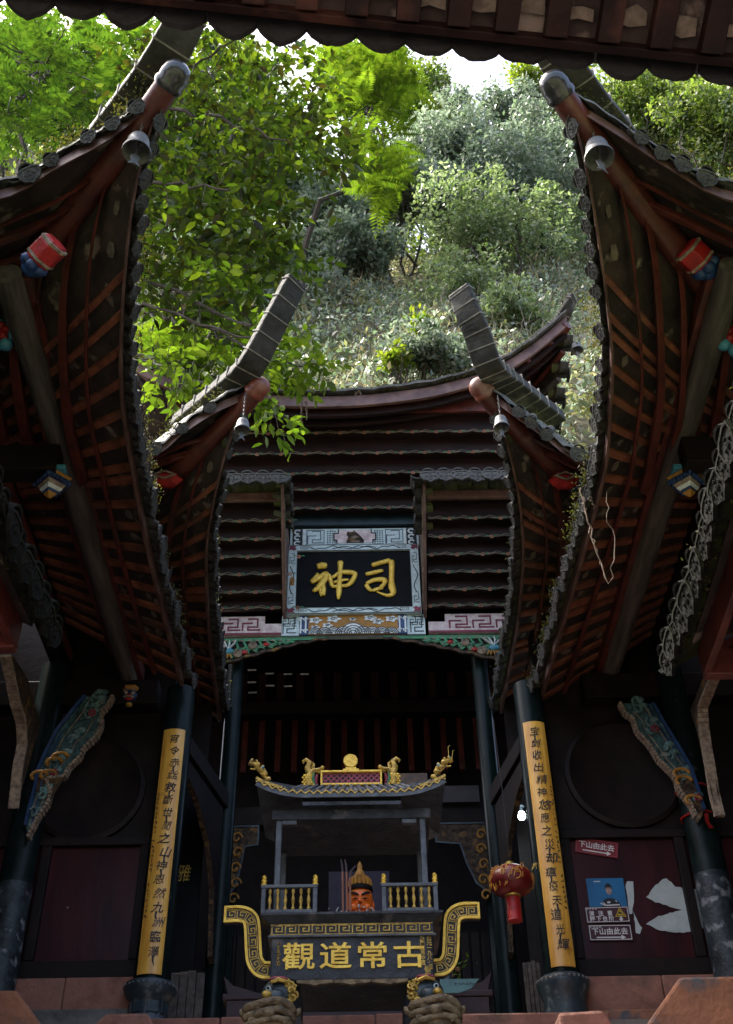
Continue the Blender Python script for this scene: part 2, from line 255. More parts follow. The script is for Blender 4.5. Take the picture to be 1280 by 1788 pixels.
def link(o, parent=None):
    COL.objects.link(o)
    if parent is not None: o.parent = parent; o.matrix_parent_inverse = Matrix.Translation(-Vector(parent.location))
    return o
def build(mb, name, m, parent=None, smooth=False, bevel=0.0, label=None):
    me = bpy.data.meshes.new(name); me.from_pydata(mb.v, [], mb.f); me.materials.append(M[m] if isinstance(m, str) else m)
    me.validate(); me.update()
    if smooth: me.polygons.foreach_set('use_smooth', [True]*len(me.polygons))
    o = bpy.data.objects.new(name, me); link(o, parent)
    if smooth and smooth != 'all':
        md = o.modifiers.new('es', 'EDGE_SPLIT'); md.split_angle = R_(50)
    if bevel: md = o.modifiers.new('bv', 'BEVEL'); md.width = bevel; md.segments = 2; md.limit_method = 'ANGLE'; md.angle_limit = R_(40)
    if label: o['label'] = label
    return o
def thing(name, label, cat, loc=(0, 0, 0), group=None):
    o = bpy.data.objects.new(name, None); COL.objects.link(o); o.location = loc; o.empty_display_size = 0.1
    o['label'] = label; o['category'] = cat
    if group: o['group'] = group
    return o
def tag(o, label=None, cat=None, group=None, kind=None):
    if label: o['label'] = label
    if cat: o['category'] = cat
    if group: o['group'] = group
    if kind: o['kind'] = kind
    return o
EXV, EZV, NYV = Vector((1, 0, 0)), Vector((0, 0, 1)), Vector((0, -1, 0))
def front(Y, x=0.0, z=0.0): return (Vector((x, Y, z)), EXV, EZV, NYV)      # a frontal plane facing the camera's side
def text_mesh(body, name, m, fr, size, parent=None, extrude=0.003, offset=0.0, sx=1.0, shear=0.0, center=True):
    o, ex, ey, n = fr
    c = bpy.data.curves.new(name, 'FONT'); c.body = body; c.size = size; c.extrude = extrude; c.offset = offset; c.shear = shear
    c.align_x = 'CENTER' if center else 'LEFT'; c.align_y = 'CENTER' if center else 'BOTTOM_BASELINE'; c.resolution_u = 3
    t = bpy.data.objects.new('t', c); COL.objects.link(t)
    dg = bpy.context.evaluated_depsgraph_get(); me = bpy.data.meshes.new_from_object(t.evaluated_get(dg), depsgraph=dg)
    COL.objects.unlink(t); bpy.data.objects.remove(t)
    mt = Matrix(((ex.x*sx, ey.x, n.x, o.x), (ex.y*sx, ey.y, n.y, o.y), (ex.z*sx, ey.z, n.z, o.z), (0, 0, 0, 1))); me.transform(mt)
    me.materials.clear(); me.materials.append(M[m]); me.name = name
    return link(bpy.data.objects.new(name, me), parent)
def smoothpath(pts, n):
    P = np.array([list(p) for p in pts], float); k = len(P)
    if k == 2: return [Vector(P[0]*(1-t)+P[1]*t) for t in np.linspace(0, 1, n)]
    E = np.vstack([2*P[0]-P[1], P, 2*P[-1]-P[-2]]); d = np.r_[0, np.cumsum(np.linalg.norm(np.diff(P, axis=0), axis=1))]; out = []
    for s in np.linspace(0, d[-1], n):
        i = min(k-2, int(np.searchsorted(d, s, 'right')-1)); t = (s-d[i])/(d[i+1]-d[i]); p0, p1, p2, p3 = E[i:i+4]
        out.append(Vector(0.5*((2*p1)+(-p0+p2)*t+(2*p0-5*p1+4*p2-p3)*t*t+(-p0+3*p1-3*p2+p3)*t**3)))
    return out

# foliage -----------------------------------------------------------
def np_obj(name, V, Fq, m, parent=None):
    me = bpy.data.meshes.new(name); nf, k = Fq.shape
    me.vertices.add(len(V)); me.vertices.foreach_set('co', V.astype(np.float32).ravel())
    me.loops.add(nf*k); me.loops.foreach_set('vertex_index', Fq.astype(np.int32).ravel())
    me.polygons.add(nf); me.polygons.foreach_set('loop_start', np.arange(0, nf*k, k, dtype=np.int32)); me.polygons.foreach_set('loop_total', np.full(nf, k, np.int32))
    me.materials.append(M[m]); me.update(calc_edges=True); me.validate()
    return link(bpy.data.objects.new(name, me), parent)
def nrm(a): return a/np.maximum(1e-9, np.linalg.norm(a, axis=1, keepdims=True))
T_OVATE = np.array([(0, 0, 0), (.3, .0, -.03), (.65, 0, -.04), (1, 0, -.10), (.28, .24, .05), (.66, .21, .04), (.28, -.24, .05), (.66, -.21, .04)])
F_OVATE = np.array([(0, 1, 4, 4), (1, 2, 5, 4), (2, 3, 5, 5), (0, 6, 1, 1), (6, 7, 2, 1), (7, 3, 2, 2)])
T_SMALL = np.array([(0, 0, 0), (.45, .24, .06), (1, 0, -.06), (.45, -.24, .06)]); F_SMALL = np.array([(0, 3, 2, 1)])
def leaves(name, pos, axis, up, size, m, parent=None, shape='small', wid=1.0):
    T, Fc = (T_OVATE, F_OVATE) if shape == 'ovate' else (T_SMALL, F_SMALL)
    a = nrm(axis); b = nrm(np.cross(up, a)); c = np.cross(a, b); N = len(pos); s = size[:, None, None]
    V = pos[:, None, :] + s*(T[None, :, 0:1]*a[:, None, :] + wid*T[None, :, 1:2]*b[:, None, :] + T[None, :, 2:3]*c[:, None, :])
    if shape == 'ovate':
        tri = np.array([(0, 1, 4), (1, 2, 5), (1, 5, 4), (2, 3, 5), (0, 6, 1), (6, 7, 2), (6, 2, 1), (7, 3, 2)]); Fq = (np.arange(N)[:, None, None]*8 + tri[None]).reshape(-1, 3)
    else: Fq = (np.arange(N)[:, None, None]*4 + Fc[None]).reshape(-1, 4)
    return np_obj(name, V.reshape(-1, 3), Fq, m, parent)
def rdir(n, zb=0.0): v = rng.normal(size=(n, 3)); v[:, 2] += zb; return nrm(v)

# ------------------------------------------------------------------ the setting
g = MB(); g.bx(-60, 60, -40, 14.4, -1.9, -1.6); tag(build(g, 'courtyard_ground', 'ground'), kind='structure')
def hill_z(x, y):
    z = np.interp(y, [13.5, 15, 18, 23, 27, 31, 36, 44, 70], [11.0, 14.2, 19.4, 28.0, 34.2, 39.6, 46.0, 50.0, 52.0])
    ridge = np.clip((y-29)/14, 0, 1)*30*np.clip(np.abs(x-5.0)/9-.28, 0, 1)
    return z + ridge + 0.5*np.sin(x*0.5+y*0.7) + 0.35*np.sin(x*1.3-y*1.1) + 0.02*np.abs(x)**1.3
ys = np.r_[np.linspace(13.5, 36, 70), np.linspace(38, 120, 12)]; xs = np.linspace(-70, 70, 141)
hz = rng.normal(0, 0.12, (len(ys), len(xs)))
hg = MB(); hg.grid([[(x, y, float(hill_z(x, y))+hz[i, j]) for j, x in enumerate(xs)] for i, y in enumerate(ys)])
tag(build(hg, 'hillside', 'hill', smooth='all'), kind='structure')
t = MB(); t.bx(-7, 7, 7.35, 10.38, -1.6, 1.92); tag(build(t, 'lower_terrace', 'ground'), kind='structure')
t = MB(); t.bx(-7, 7, 10.62, 17.5, 2.0, 2.99); tag(build(t, 'hall_floor', 'ground'), kind='structure')
ts = thing('stone_step', 'long worn pink sandstone edge step in front of the dark hall', 'step', (0, 10.5, 2))
x = -2.15
for i, ln in enumerate([0.95, 1.35, 0.75, 1.3]):
    b = MB(); b.bx(x+0.004, x+ln-0.004, 10.4+0.006*(i % 2), 10.616, 2.0, 3.0+0.006*(i % 3)); build(b, 'step_block', 'stone', ts, bevel=0.015); x += ln

# ------------------------------------------------------------------ swept-roof wings
def eave_tile_mesh(rim=True):
    b = MB(); n = 8; rows = []
    for y in (-0.16, 0.0, 0.10): rows.append([Vector((0.075*math.cos(math.pi*k/n), y, 0.02+0.065*math.sin(math.pi*k/n)+(0.012 if y > 0.05 else 0))) for k in range(n+1)])
    b.slab(rows, (0, 0, 0.018))
    # leaf-shaped drip plate with a raised rim and an embossed middle
    o_, ex_, ey_, nn = Vector((-0.02, 0.105, 0)), Vector((1, 0, 0)), Vector((0, -0.30, 0.954)), Vector((0, 0.954, 0.30))
    lip = [(-.118, .035), (-.116, -.035), (-.082, -.085), (-.035, -.105), (0, -.128), (.035, -.105), (.082, -.085), (.116, -.035), (.118, .035), (.06, .058), (-.06, .058)]
    b.prism(lip, (o_, ex_, ey_, nn), 0.014 if rim else 0.03); rim and b.ribbon([(x*.9, y*.9) for x, y in lip], (o_+nn*.014, ex_, ey_, nn), .016, .009, True)
    for x, y, r in ((0, -.03, .026), (-.045, -.02, .016), (.045, -.02, .016), (0, .015, .016), (0, -.075, .014)): b.ball(o_+ex_*x+ey_*y+nn*.014, (r, .010, r), 7, 4)
    rows = [[Vector((0.0+0.1*math.cos(math.pi+math.pi*k/6), y, 0.03+0.05*math.sin(math.pi+math.pi*k/6))) for k in range(7)] for y in (-0.16, 0.11)]
    b.slab([[p+Vector((0.1, 0, 0)) for p in r] for r in rows], (0, 0, -0.016))
    me = bpy.data.meshes.new('eave_tile'); me.from_pydata(b.v, [], b.f); me.materials.append(M['tile_clean']); me.update(); return me
ET = eave_tile_mesh()
ETG = eave_tile_mesh(); ETG.materials.clear(); ETG.materials.append(M['tile_mossy'])
def place_tile(parent, p, ex, ey, s=1.0, jt=.09, mesh=None):
    ex = unit(ex); ez = unit(ex.cross(unit(ey)));
    if ez.z < 0: ex = -ex; ez = -ez
    ey = ez.cross(ex); j = lambda: random.uniform(-jt, jt)
    R = Matrix((ex, ey, ez)).transposed() @ Matrix.Rotation(j(), 3, 'Z') @ Matrix.Rotation(j(), 3, 'X') @ Matrix.Rotation(j(), 3, 'Y')
    o = bpy.data.objects.new('eave_tile', mesh or ET); o.matrix_world = Matrix.Translation(p) @ R.to_4x4() @ Matrix.Diagonal((s, s, s, 1)); mw = o.matrix_world.copy()
    link(o, parent); o.matrix_parent_inverse = Matrix.Translation(-Vector(parent.location)); o.matrix_basis = mw
    return o
def resample(pts, step):
    P = [Vector(p) for p in smoothpath(pts, 120)]; d = [0]
    for a, b in zip(P, P[1:]): d.append(d[-1]+(b-a).length)
    n = max(2, int(d[-1]/step)); out = []
    for k in range(n+1):
        s = d[-1]*k/n; i = min(len(P)-2, max(0, int(np.searchsorted(d, s, 'right'))-1)); u = (s-d[i])/max(1e-9, d[i+1]-d[i]); out.append(P[i].lerp(P[i+1], u))
    return out
def wing(root, s, E, Ef, Ix, hipY, Iz, sag=0.33, log_r=0.098, mats=('cap',), far_ext=0.0, tile_s=1.0, raf_step=0.31, battens=((0.16, 0.05, 0.05), (0.40, 0.10, 0.07)), log_u=0.52):
    C0 = Vector(E[0]); H = Vector((Ix, hipY, Iz)); far = Vector(E[-1])
    def deck(path, inner_end, wsag):
        n = len(path)
        def P(i, u, dz=0.0):
            tt = i/(n-1); e = path[i]; inn = H.lerp(inner_end, tt); p = e.lerp(inn, u); sg = sag*max(0.0, 1-tt/wsag)
            return p + Vector((0, 0, -sg*4*u*(1-u)*(1 if 0 < u < 1 else 0) + dz))
        return P, n
    out = {}
    for kind, path, inner_end, wsag in (('side', resample(E, 0.16), Vector((Ix, far.y+far_ext, Iz)), 0.5), ('front', resample(Ef, 0.16), Vector((Ix+s*2.2, hipY, Iz)), 0.9)):
        P, n = deck(path, inner_end, wsag); us = [0, .12, .25, .4, .55, .75, 1.0]
        # pan tiles lying on the rafters, seen from below
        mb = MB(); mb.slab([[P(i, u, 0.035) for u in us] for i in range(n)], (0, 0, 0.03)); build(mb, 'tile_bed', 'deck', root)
        # corrugated tile coat on top, reaching past the fascia
        mb = MB(); rows = []
        fine = resample(E if kind == 'side' else Ef, 0.05); m = len(fine)
        Pf, _ = deck(fine, inner_end, wsag)
        for i in range(m):
            out_d = unit((fine[i]-H.lerp(inner_end, i/(m-1)))); a = 0.035*abs(math.sin(i*math.pi/4.4))
            rows.append([fine[i]+out_d*0.13+Vector((0, 0, 0.09+a+random.uniform(-.01, .01)))] + [Pf(i, u, 0.10+a) for u in us])
        mb.slab(rows, (0, 0, 0.03)); build(mb, 'roof_tiles', 'tile', root)
        # eave tiles one by one
        for i, p in enumerate(resample(E if kind == 'side' else Ef, 0.165*tile_s)):
            q = resample(E if kind == 'side' else Ef, 0.165*tile_s); tt = i/(len(q)-1)
            if i == 0 or random.random() < (.45 if kind == 'front' else .12): continue
            d = (q[min(i+1, len(q)-1)]-q[max(i-1, 0)]); place_tile(root, p+unit(p-H.lerp(inner_end, tt))*random.uniform(.05, .10)+Vector((0, 0, 0.082)), d, p-H.lerp(inner_end, tt)+Vector((0, 0, random.uniform(-.12, .12))), tile_s*random.uniform(.58, .74)*(.85 if tt < .35 else 1))
        # fascia, battens, rafters
        def sweep(name, u, wd, h, dz, m, i0=0, i1=None):
            mb = MB(); pts = [P(i, u, dz) for i in range(i0, i1 or n)]
            V = []; Fs = []
            for i, p in enumerate(pts):
                tt = (i+i0)/(n-1); od = unit(path[i+i0]-H.lerp(inner_end, tt)); od.z *= 0.4; od = unit(od)
                V += [p+od*wd/2, p-od*wd/2, p-od*wd/2-Vector((0, 0, h)), p+od*wd/2-Vector((0, 0, h))]
            for i in range(len(pts)-1):
                for j in range(4): Fs.append((i*4+j, i*4+(j+1) % 4, i*4+4+(j+1) % 4, i*4+4+j))
            Fs += [(3, 2, 1, 0), tuple(range(len(V)-4, len(V)))]; mb.add(V, Fs); build(mb, name, m, root, bevel=0.006)
        sweep('fascia_board', 0.0, 0.045, 0.12, 0.06, 'fascia_wood')
        for u, wd, h in battens: sweep('batten', u, wd, h, -0.045, 'red_wood')
        for u, wd, f in ((.27, .12, .5), (.51, .15, .45), (.64, .13, .35)) if kind == 'side' else ((.24, .12, 1), (.38, .13, 1), (.52, .14, 1), (.66, .14, .9)): sweep('fan_board', u, wd, .085, -0.04, 'red_wood', 0, int(n*f))
        if kind == 'side':
            for k in range(4, n-2, 2):
                if random.random() < .35: continue
                p = P(k, .075, .030); d_ = unit(path[min(n-1, k+1)]-path[k-1]); o_d = unit(path[k]-H); sz = random.uniform(.7, 1.2)
                mb = MB(); mb.prism([(-.05*sz, -.03), (.02, -.04*sz), (.055*sz, -.02), (.05, .03*sz), (0, .045*sz), (-.055*sz, .025)], (p, d_, unit(d_.cross(o_d.cross(d_))) if False else unit(o_d-d_*o_d.dot(d_)), Vector((0, 0, -1))), .006); build(mb, 'mortar_patch', 'mortar', root)
        acc = 0; last = None; pts = resample(E if kind == 'side' else Ef, raf_step)
        for k in range(1, len(pts)):
            if k/(len(pts)-1) < (.16 if kind == 'side' else .5): continue
            i = round(k/(len(pts)-1)*(n-1)); mb = MB(); wv = 0.085; ds = [P(i, u, 0.0) for u in (0.0, .12, .25, .4, .55, .75, 1.0)]
            V = []; Fs = []; i2 = min(n-1, i+1); along = unit(path[i2]-path[max(0, i-1)]); along.z = 0; along = unit(along)
            for p in ds: V += [p-along*wv/2, p+along*wv/2, p+along*wv/2+Vector((0, 0, 0.033)), p-along*wv/2+Vector((0, 0, 0.033))]
            for a in range(len(ds)-1):
                for j in range(4): Fs.append((a*4+j, a*4+(j+1) % 4, a*4+4+(j+1) % 4, a*4+4+j))
            mb.add(V, Fs); build(mb, 'rafter', 'rafter' if kind == 'side' else 'red_wood', root)
        out[kind] = P
    # hip log with its cap
    P = out['side']; pts = [P(0, u, -0.10) for u in np.linspace(0.0, log_u, 9)]
    tip = pts[0]+(pts[0]-pts[1])*0.9+Vector((0, 0, 0.03)); pts = [tip]+pts
    mb = MB(); mb.tube(pts, [log_r*0.92]+[log_r*(0.95+0.03*k) for k in range(9)], 14); build(mb, 'hip_log', 'log', root, smooth=True)
    d = unit(pts[0]-pts[1]); X = unit(d.cross(EZV)); Y = X.cross(d); c = pts[0]-d*0.10; r = log_r
    mb = MB(); mb.lathe([(r*1.02, -0.02), (r*1.12, 0.0), (r*1.12, 0.025), (r*1.04, 0.04), (r*1.08, 0.08), (r*1.0, 0.13), (r*0.75, 0.17), (r*0.35, 0.19), (0.0, 0.195)], c, 18, (X, Y, d)); build(mb, 'log_cap', mats[0], root, smooth=True)
    return out
def moss_on(root, pts, n, r=0.05, name='moss'):
    P = smoothpath(pts, 200); idx = rng.integers(0, 200, n); pos = np.array([P[i] for i in idx]) + rng.normal(0, r, (n, 3))*np.array([1, 1, .45])
    cl = np.sin(idx*0.21)+np.sin(idx*0.083+1) > -0.3; pos = pos[cl]; k = len(pos)
    o = leaves(name, pos, rdir(k, 0.8), rdir(k), rng.uniform(.018, .042, k), 'moss', root); o['kind'] = 'stuff'; return o
def horn(root, pts, w0, w1, th, step=0.26):
    P = resample(pts, 0.05); n = len(P); rows = []; mb = MB(); L = MB(); V = []; Fs = []
    for i, p in enumerate(P):
        tt = unit(P[min(i+1, n-1)]-P[max(i-1, 0)]); sx = unit(tt.cross(EZV)); up = sx.cross(tt); u = i/(n-1); wd = w0+(w1-w0)*u + random.uniform(-.006, .006); h = th*(1-0.35*u)
        V += [p-sx*wd/2, p+sx*wd/2, p+sx*wd/2*0.9+up*h, p-sx*wd/2*0.9+up*h]
        if i and i % max(1, int(step/0.05)) == 0: L.obox(p+up*(h/2-0.004), tt, sx, up, 0.006, wd/2+0.003, h/2+.002)
    for i in range(n-1):
        for j in range(4): Fs.append((i*4+j, i*4+(j+1) % 4, i*4+4+(j+1) % 4, i*4+4+j))
    Fs += [(3, 2, 1, 0), tuple(range(len(V)-4, len(V)))]; mb.add(V, Fs); o = build(mb, 'ridge_horn', 'horn', root, bevel=0.02); moss_on(o, [p+Vector((0, 0, th*.8)) for p in P[2::4]], 240, .06) if len(P) > 12 else None; build(L, 'mortar_joints', 'horn_line', o)
    return o
def bell(label, c, top, dia, tilt=0.0):
    c = Vector(c); top = c+Vector((0, 0, 0.19*dia/0.2+(Vector(top)-c).length*.75)); root = thing('wind_bell', label, 'bell', c, 'wind bells hanging from the roof corners'); s = dia/0.2
    Zb = unit(top-c); X = unit(Vector((1, 0, 0)) - Zb*Zb.x); Yb = Zb.cross(X); ax = (X, Yb, Zb)
    prof = [(0.10, 0.0), (0.102, 0.015), (0.092, 0.03), (0.082, 0.08), (0.078, 0.13), (0.066, 0.165), (0.04, 0.185), (0.0, 0.19)]
    inner = [(0.0, 0.165), (0.05, 0.15), (0.066, 0.12), (0.072, 0.06), (0.086, 0.012), (0.10, 0.0)]
    mb = MB(); n = 20; V = []; prof2 = inner+prof[1:]
    mb.lathe([(r*s, z*s) for r, z in prof2], c, n, ax); build(mb, 'bell_body', 'bell', root, smooth=True)
    mb = MB(); p = c+Zb*(0.185*s); L = (top-p).length; k = max(3, int(L/(0.035*s)))
    for i in range(k):
        a = p.lerp(top, i/k); b = p.lerp(top, (i+1)/k); m2 = (a+b)/2; sd = X if i % 2 else Yb; h = (b-a)*0.62
        mb.tube([m2+h*math.sin(t)+sd*(0.010*s*math.cos(t)) for t in np.linspace(0, 2*math.pi, 9)], 0.0035*s, 5, cap=False)
    build(mb, 'chain', 'chain', root)
    mb = MB(); mb.tube([c+Zb*0.16*s, c-Zb*0.02*s], 0.004*s, 6)
    mb.prism([(a*s, b*s) for a, b in ((0, -.01), (.035, -.05), (.02, -.10), (.045, -.15), (0, -.125), (-.045, -.15), (-.02, -.10), (-.035, -.05))], (c, unit(X+Yb*0.5), Zb, unit(Yb-X*0.5)), 0.006); build(mb, 'clapper', 'bell', root)
    return root
def pendant(root, c, s, style):
    c = Vector(c); r = MB()
    if style == 'lotus':
        a = MB(); a.bx(c.x-.12*s, c.x+.12*s, c.y-.12*s, c.y+.12*s, c.z+.10*s, c.z+.15*s); o = build(a, 'carved_pendant', 'sky_blue', root, bevel=.01)
        Xd, Yd = Vector((.7071, .7071, 0)), Vector((-.7071, .7071, 0))
        for m, r0, r1, z0, z1 in (('ochre', .165, .15, .095, .065), ('blue', .155, .13, .062, .015), ('cream', .125, .10, .012, -.022), ('white', .105, .075, -.025, -.055), ('blue', .078, .06, -.057, -.078), ('ochre', .062, .012, -.08, -.125)):
            b = MB(); b.lathe([(0, z0*s), (r0*s, z0*s), (r1*s, z1*s), (0, z1*s)], c, 4, (Xd if False else EXV, Vector((0, 1, 0)), EZV)); t_ = build(b, 'carved_tier', m, o, bevel=.006)
        b = MB()
        for j in range(20):
            an = 2*math.pi*j/20; rr = .118/max(abs(math.cos(an))+abs(math.sin(an)), .1)*1.25; b.ball(c+Vector((rr*s*math.cos(an), rr*s*math.sin(an), .03*s)), (.018*s, .018*s, .022*s), 7, 5)
        build(b, 'scalloped_ring', 'blue', o, smooth=True)
    elif style == 'lion':
        a = MB(); a.lathe([(.13*s, .18*s), (.135*s, .15*s), (.11*s, .12*s)], c, 6); o = build(a, 'carved_pendant', 'ochre', root)
        b = MB(); b.ball(c+Vector((0, 0, .04*s)), (.115*s, .11*s, .10*s), 12, 8); build(b, 'lion_face', 'blue', o, smooth=True)
        b = MB()
        for sx in (-1, 1): b.ball(c+Vector((sx*.05*s, -.095*s, .06*s)), .03*s); b.tube([c+Vector((sx*.015*s, -.115*s, .10*s)), c+Vector((sx*.06*s, -.10*s, .11*s)), c+Vector((sx*.09*s, -.07*s, .095*s))], .012*s, 6)
        b.tube([c+Vector((x_*s, -.11*s, z_*s)) for x_, z_ in ((-.07, -.02), (-.03, .0), (0, -.01), (.03, .0), (.07, -.02))], .014*s, 6); build(b, 'eyes_and_brow', 'cream', o, smooth=True)
        b = MB(); b.ball(c+Vector((0, -.10*s, .02*s)), (.03*s, .03*s, .022*s)); b.ball(c+Vector((0, -.09*s, -.04*s)), (.055*s, .035*s, .02*s)); build(b, 'nose_and_mouth', 'red', o, smooth=True)
        b = MB(); b.ball(c+Vector((0, -.02*s, -.09*s)), (.05*s, .05*s, .03*s)); build(b, 'gold_tip', 'gold_dull', o, smooth=True)
    return root
def drum(root, c, ax, r, L, label=None):      # red hexagonal post end with cream bands and a blue calyx
    c = Vector(c); d = unit(ax); X = unit(d.cross(EZV)); Y = X.cross(d)
    mb = MB(); mb.lathe([(0, -L/2), (r*.8, -L/2), (r, -L/4), (r, L/4), (r*.85, L/2), (0, L/2)], c, 6, (X, Y, d)); o = build(mb, 'post_end', 'red', root, bevel=.008)
    b = MB()
    for z in (-L*.36, L*.32): b.lathe([(r*.93, z-L*.07), (r*1.02, z-L*.045), (r*1.02, z+L*.045), (r*.95, z+L*.07)], c, 6, (X, Y, d))
    build(b, 'cream_band', 'cream', o)
    b = MB()
    for j in range(6): an = j*math.pi/3; b.ball(c+d*(L*.62)+X*(r*.6*math.cos(an))+Y*(r*.6*math.sin(an)), r*.42, 8, 5)
    b.ball(c+d*(L*.72), r*.7); build(b, 'blue_calyx', 'blue', o, smooth=True)
def log_obj(root, name, a, b, r, m): mb = MB(); mb.tube(smoothpath([a, (Vector(a)+Vector(b))/2+Vector((.01, 0, .015)), b], 7), [r*1.05, r, r*.98, r*1.02, r, r*.97, r*.95], 14); return build(mb, name, m, root, smooth=True)
pzl = lambda L: [PZ(*p) for p in L]
E1L = pzl([(276, 165, 7.38), (268, 205, 7.22), (243, 300, 6.95), (226, 400, 6.75), (213, 564, 6.55), (213, 679, 6.5), (226, 777, 6.5), (260, 960, 6.5), (318, 1190, 6.5)])
E1R = pzl([(995, 180, 7.38), (1003, 210, 7.22), (1025, 300, 6.95), (1042, 400, 6.75), (1060, 531, 6.57), (1068, 630, 6.5), (1063, 728, 6.5), (1052, 830, 6.5), (1000, 1023, 6.5), (941, 1225, 6.5)])
E2L = pzl([(432, 690, 8.05), (415, 730, 7.85), (390, 800, 7.55), (371, 885, 7.38), (361, 948, 7.3), (361, 1010, 7.3), (364, 1082, 7.3), (374, 1180, 7.3), (385, 1255, 7.3)])
E2R = pzl([(857, 690, 8.05), (872, 730, 7.85), (893, 800, 7.55), (908, 882, 7.38), (913, 964, 7.3), (906, 1060, 7.3), (895, 1130, 7.3), (874, 1240, 7.3)])
def front_pts(L, s, ext): P = [PY(*p) for p in L]; return P + [P[-1]+Vector((s*ext*.4, .03, -.12)), P[-1]+Vector((s*ext, .05, -.2))]
F1L = front_pts([(276, 165, E1L[0].y), (200, 232, 4.32), (100, 287, 4.5), (0, 342, 4.65)], -1, 2.0)
F1R = front_pts([(995, 180, E1R[0].y), (1075, 228, 4.35), (1170, 290, 4.5), (1280, 345, 4.65)], 1, 2.0)
F2L = front_pts([(432, 690, E2L[0].y), (380, 712, 7.72), (320, 750, 7.82), (262, 795, 7.92)], -1, 1.4)
F2R = front_pts([(857, 690, E2R[0].y), (900, 722, 7.72), (950, 757, 7.82), (1015, 803, 7.92)], 1, 1.4)

side = {}
for s, E, F, nm, lab in ((-1, E1L, F1L, 'side_hall', 'left timber side hall whose mossy upturned eave reaches the top left edge'), (1, E1R, F1R, 'side_hall', 'right timber side hall whose upturned eave carries moss-tufted drip tiles')):
    cx = -0.02 if s < 0 else 0.12
    root = thing(nm, lab, 'building', (s*4.0, 7, -1.6), 'side halls flanking the courtyard'); side[s] = root
    wing(root, s, E, F, s*3.8+cx, 6.95, 7.65)
    hx = E[0].x; hy = E[0].y
    if s < 0: horn(root, [(-1.85, 4.75, 7.50), (-1.42, 4.25, 7.52), (-1.16, 3.92, 7.62), (-1.00, 3.68, 7.88), (-0.90, 3.5, 8.2)], .30, .27, .16)
    else: horn(root, [(2.15, 4.85, 7.50), (1.72, 4.35, 7.52), (1.46, 4.02, 7.62), (1.30, 3.78, 7.88), (1.20, 3.6, 8.2)], .30, .27, .16)
    px_ = -2.53 if s < 0 else 2.88
    log_obj(root, 'purlin', (px_, 5.3, 6.80), (px_, 11.0, 6.80), .105, 'grey_wood')
    log_obj(root, 'purlin', (px_+s*.75, 6.0, 7.12), (px_+s*.75, 11.0, 7.12), .07, 'red_wood')
    mb = MB(); mb.beam((px_-s*.12, 5.4, 6.93), (px_-s*.12, 11.0, 6.86), .06, .16); build(mb, 'purlin_board', 'red_wood', root, bevel=.006)
    for yb in (7.12,): mb = MB(); mb.bx(px_-s*.05, s*4.35, yb-.09, yb+.09, 6.42, 6.70); build(mb, 'cross_beam', 'dark_wood', root, bevel=.01)
    mb = MB(); mb.bx(px_-s*.35, s*4.4, 10.86, 11.08, 6.42, 6.72); build(mb, 'lintel_beam', 'dark_wood', root, bevel=.01)
    pendant(root, PX(90, 850, px_) if s < 0 else PX(1200, 848, px_), 1.0, 'lotus')
    pendant(root, PX(227, 1222, -2.48) if s < 0 else PX(1053, 1238, px_-.02), .78, 'lion')
    c = PX(82, 440, -2.02) if s < 0 else PX(1212, 447, 2.62)
    drum(root, c, (s*.62, .45, -.35), .108 if s < 0 else .125, .20)
    # carved bracket at the outer edge
    c = PX(2, 592, -2.75) if s < 0 else PX(1280, 598, 3.05); mb = MB()
    for k in range(7): a = k*.9; mb.ball(c+Vector((.10*math.cos(a), -.03, .13*math.sin(a))), .055)
    o = build(mb, 'carved_boss', 'sky_blue', root, smooth=True); mb = MB()
    for k in range(6): a = k*1.05+.4; mb.ball(c+Vector((.055*math.cos(a), -.07, .075*math.sin(a))), .04)
    build(mb, 'boss_petals', 'red', o, smooth=True)
    # outer wall
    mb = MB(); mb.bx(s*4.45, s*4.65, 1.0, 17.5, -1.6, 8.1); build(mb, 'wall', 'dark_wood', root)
    for yb in (3.2, 5.2, 7.1, 9.0): mb = MB(); mb.bx(s*4.25, s*4.45, yb-.1, yb+.1, -1.6, 7.3); build(mb, 'wall_post', 'red_wood', root)
moss_on(side[-1], [p+Vector((0, 0, .2)) for p in F1L[:5]], 2600, .06); moss_on(side[1], [p+Vector((0, 0, .2)) for p in F1R[:5]], 1300, .05)
moss_on(side[-1], [p+Vector((.10, 0, .10)) for p in E1L[3:]], 2200, .04); moss_on(side[1], [p+Vector((-.10, 0, .08)) for p in E1R[4:]], 3400, .045)
bell('grey iron wind bell hanging under the near left roof corner', PY(238, 266, 4.3), PY(249, 200, 4.2), .195)
bell('rusty iron wind bell hanging under the near right roof corner', PY(1047, 276, 4.4), PY(1037, 228, 4.35), .205)

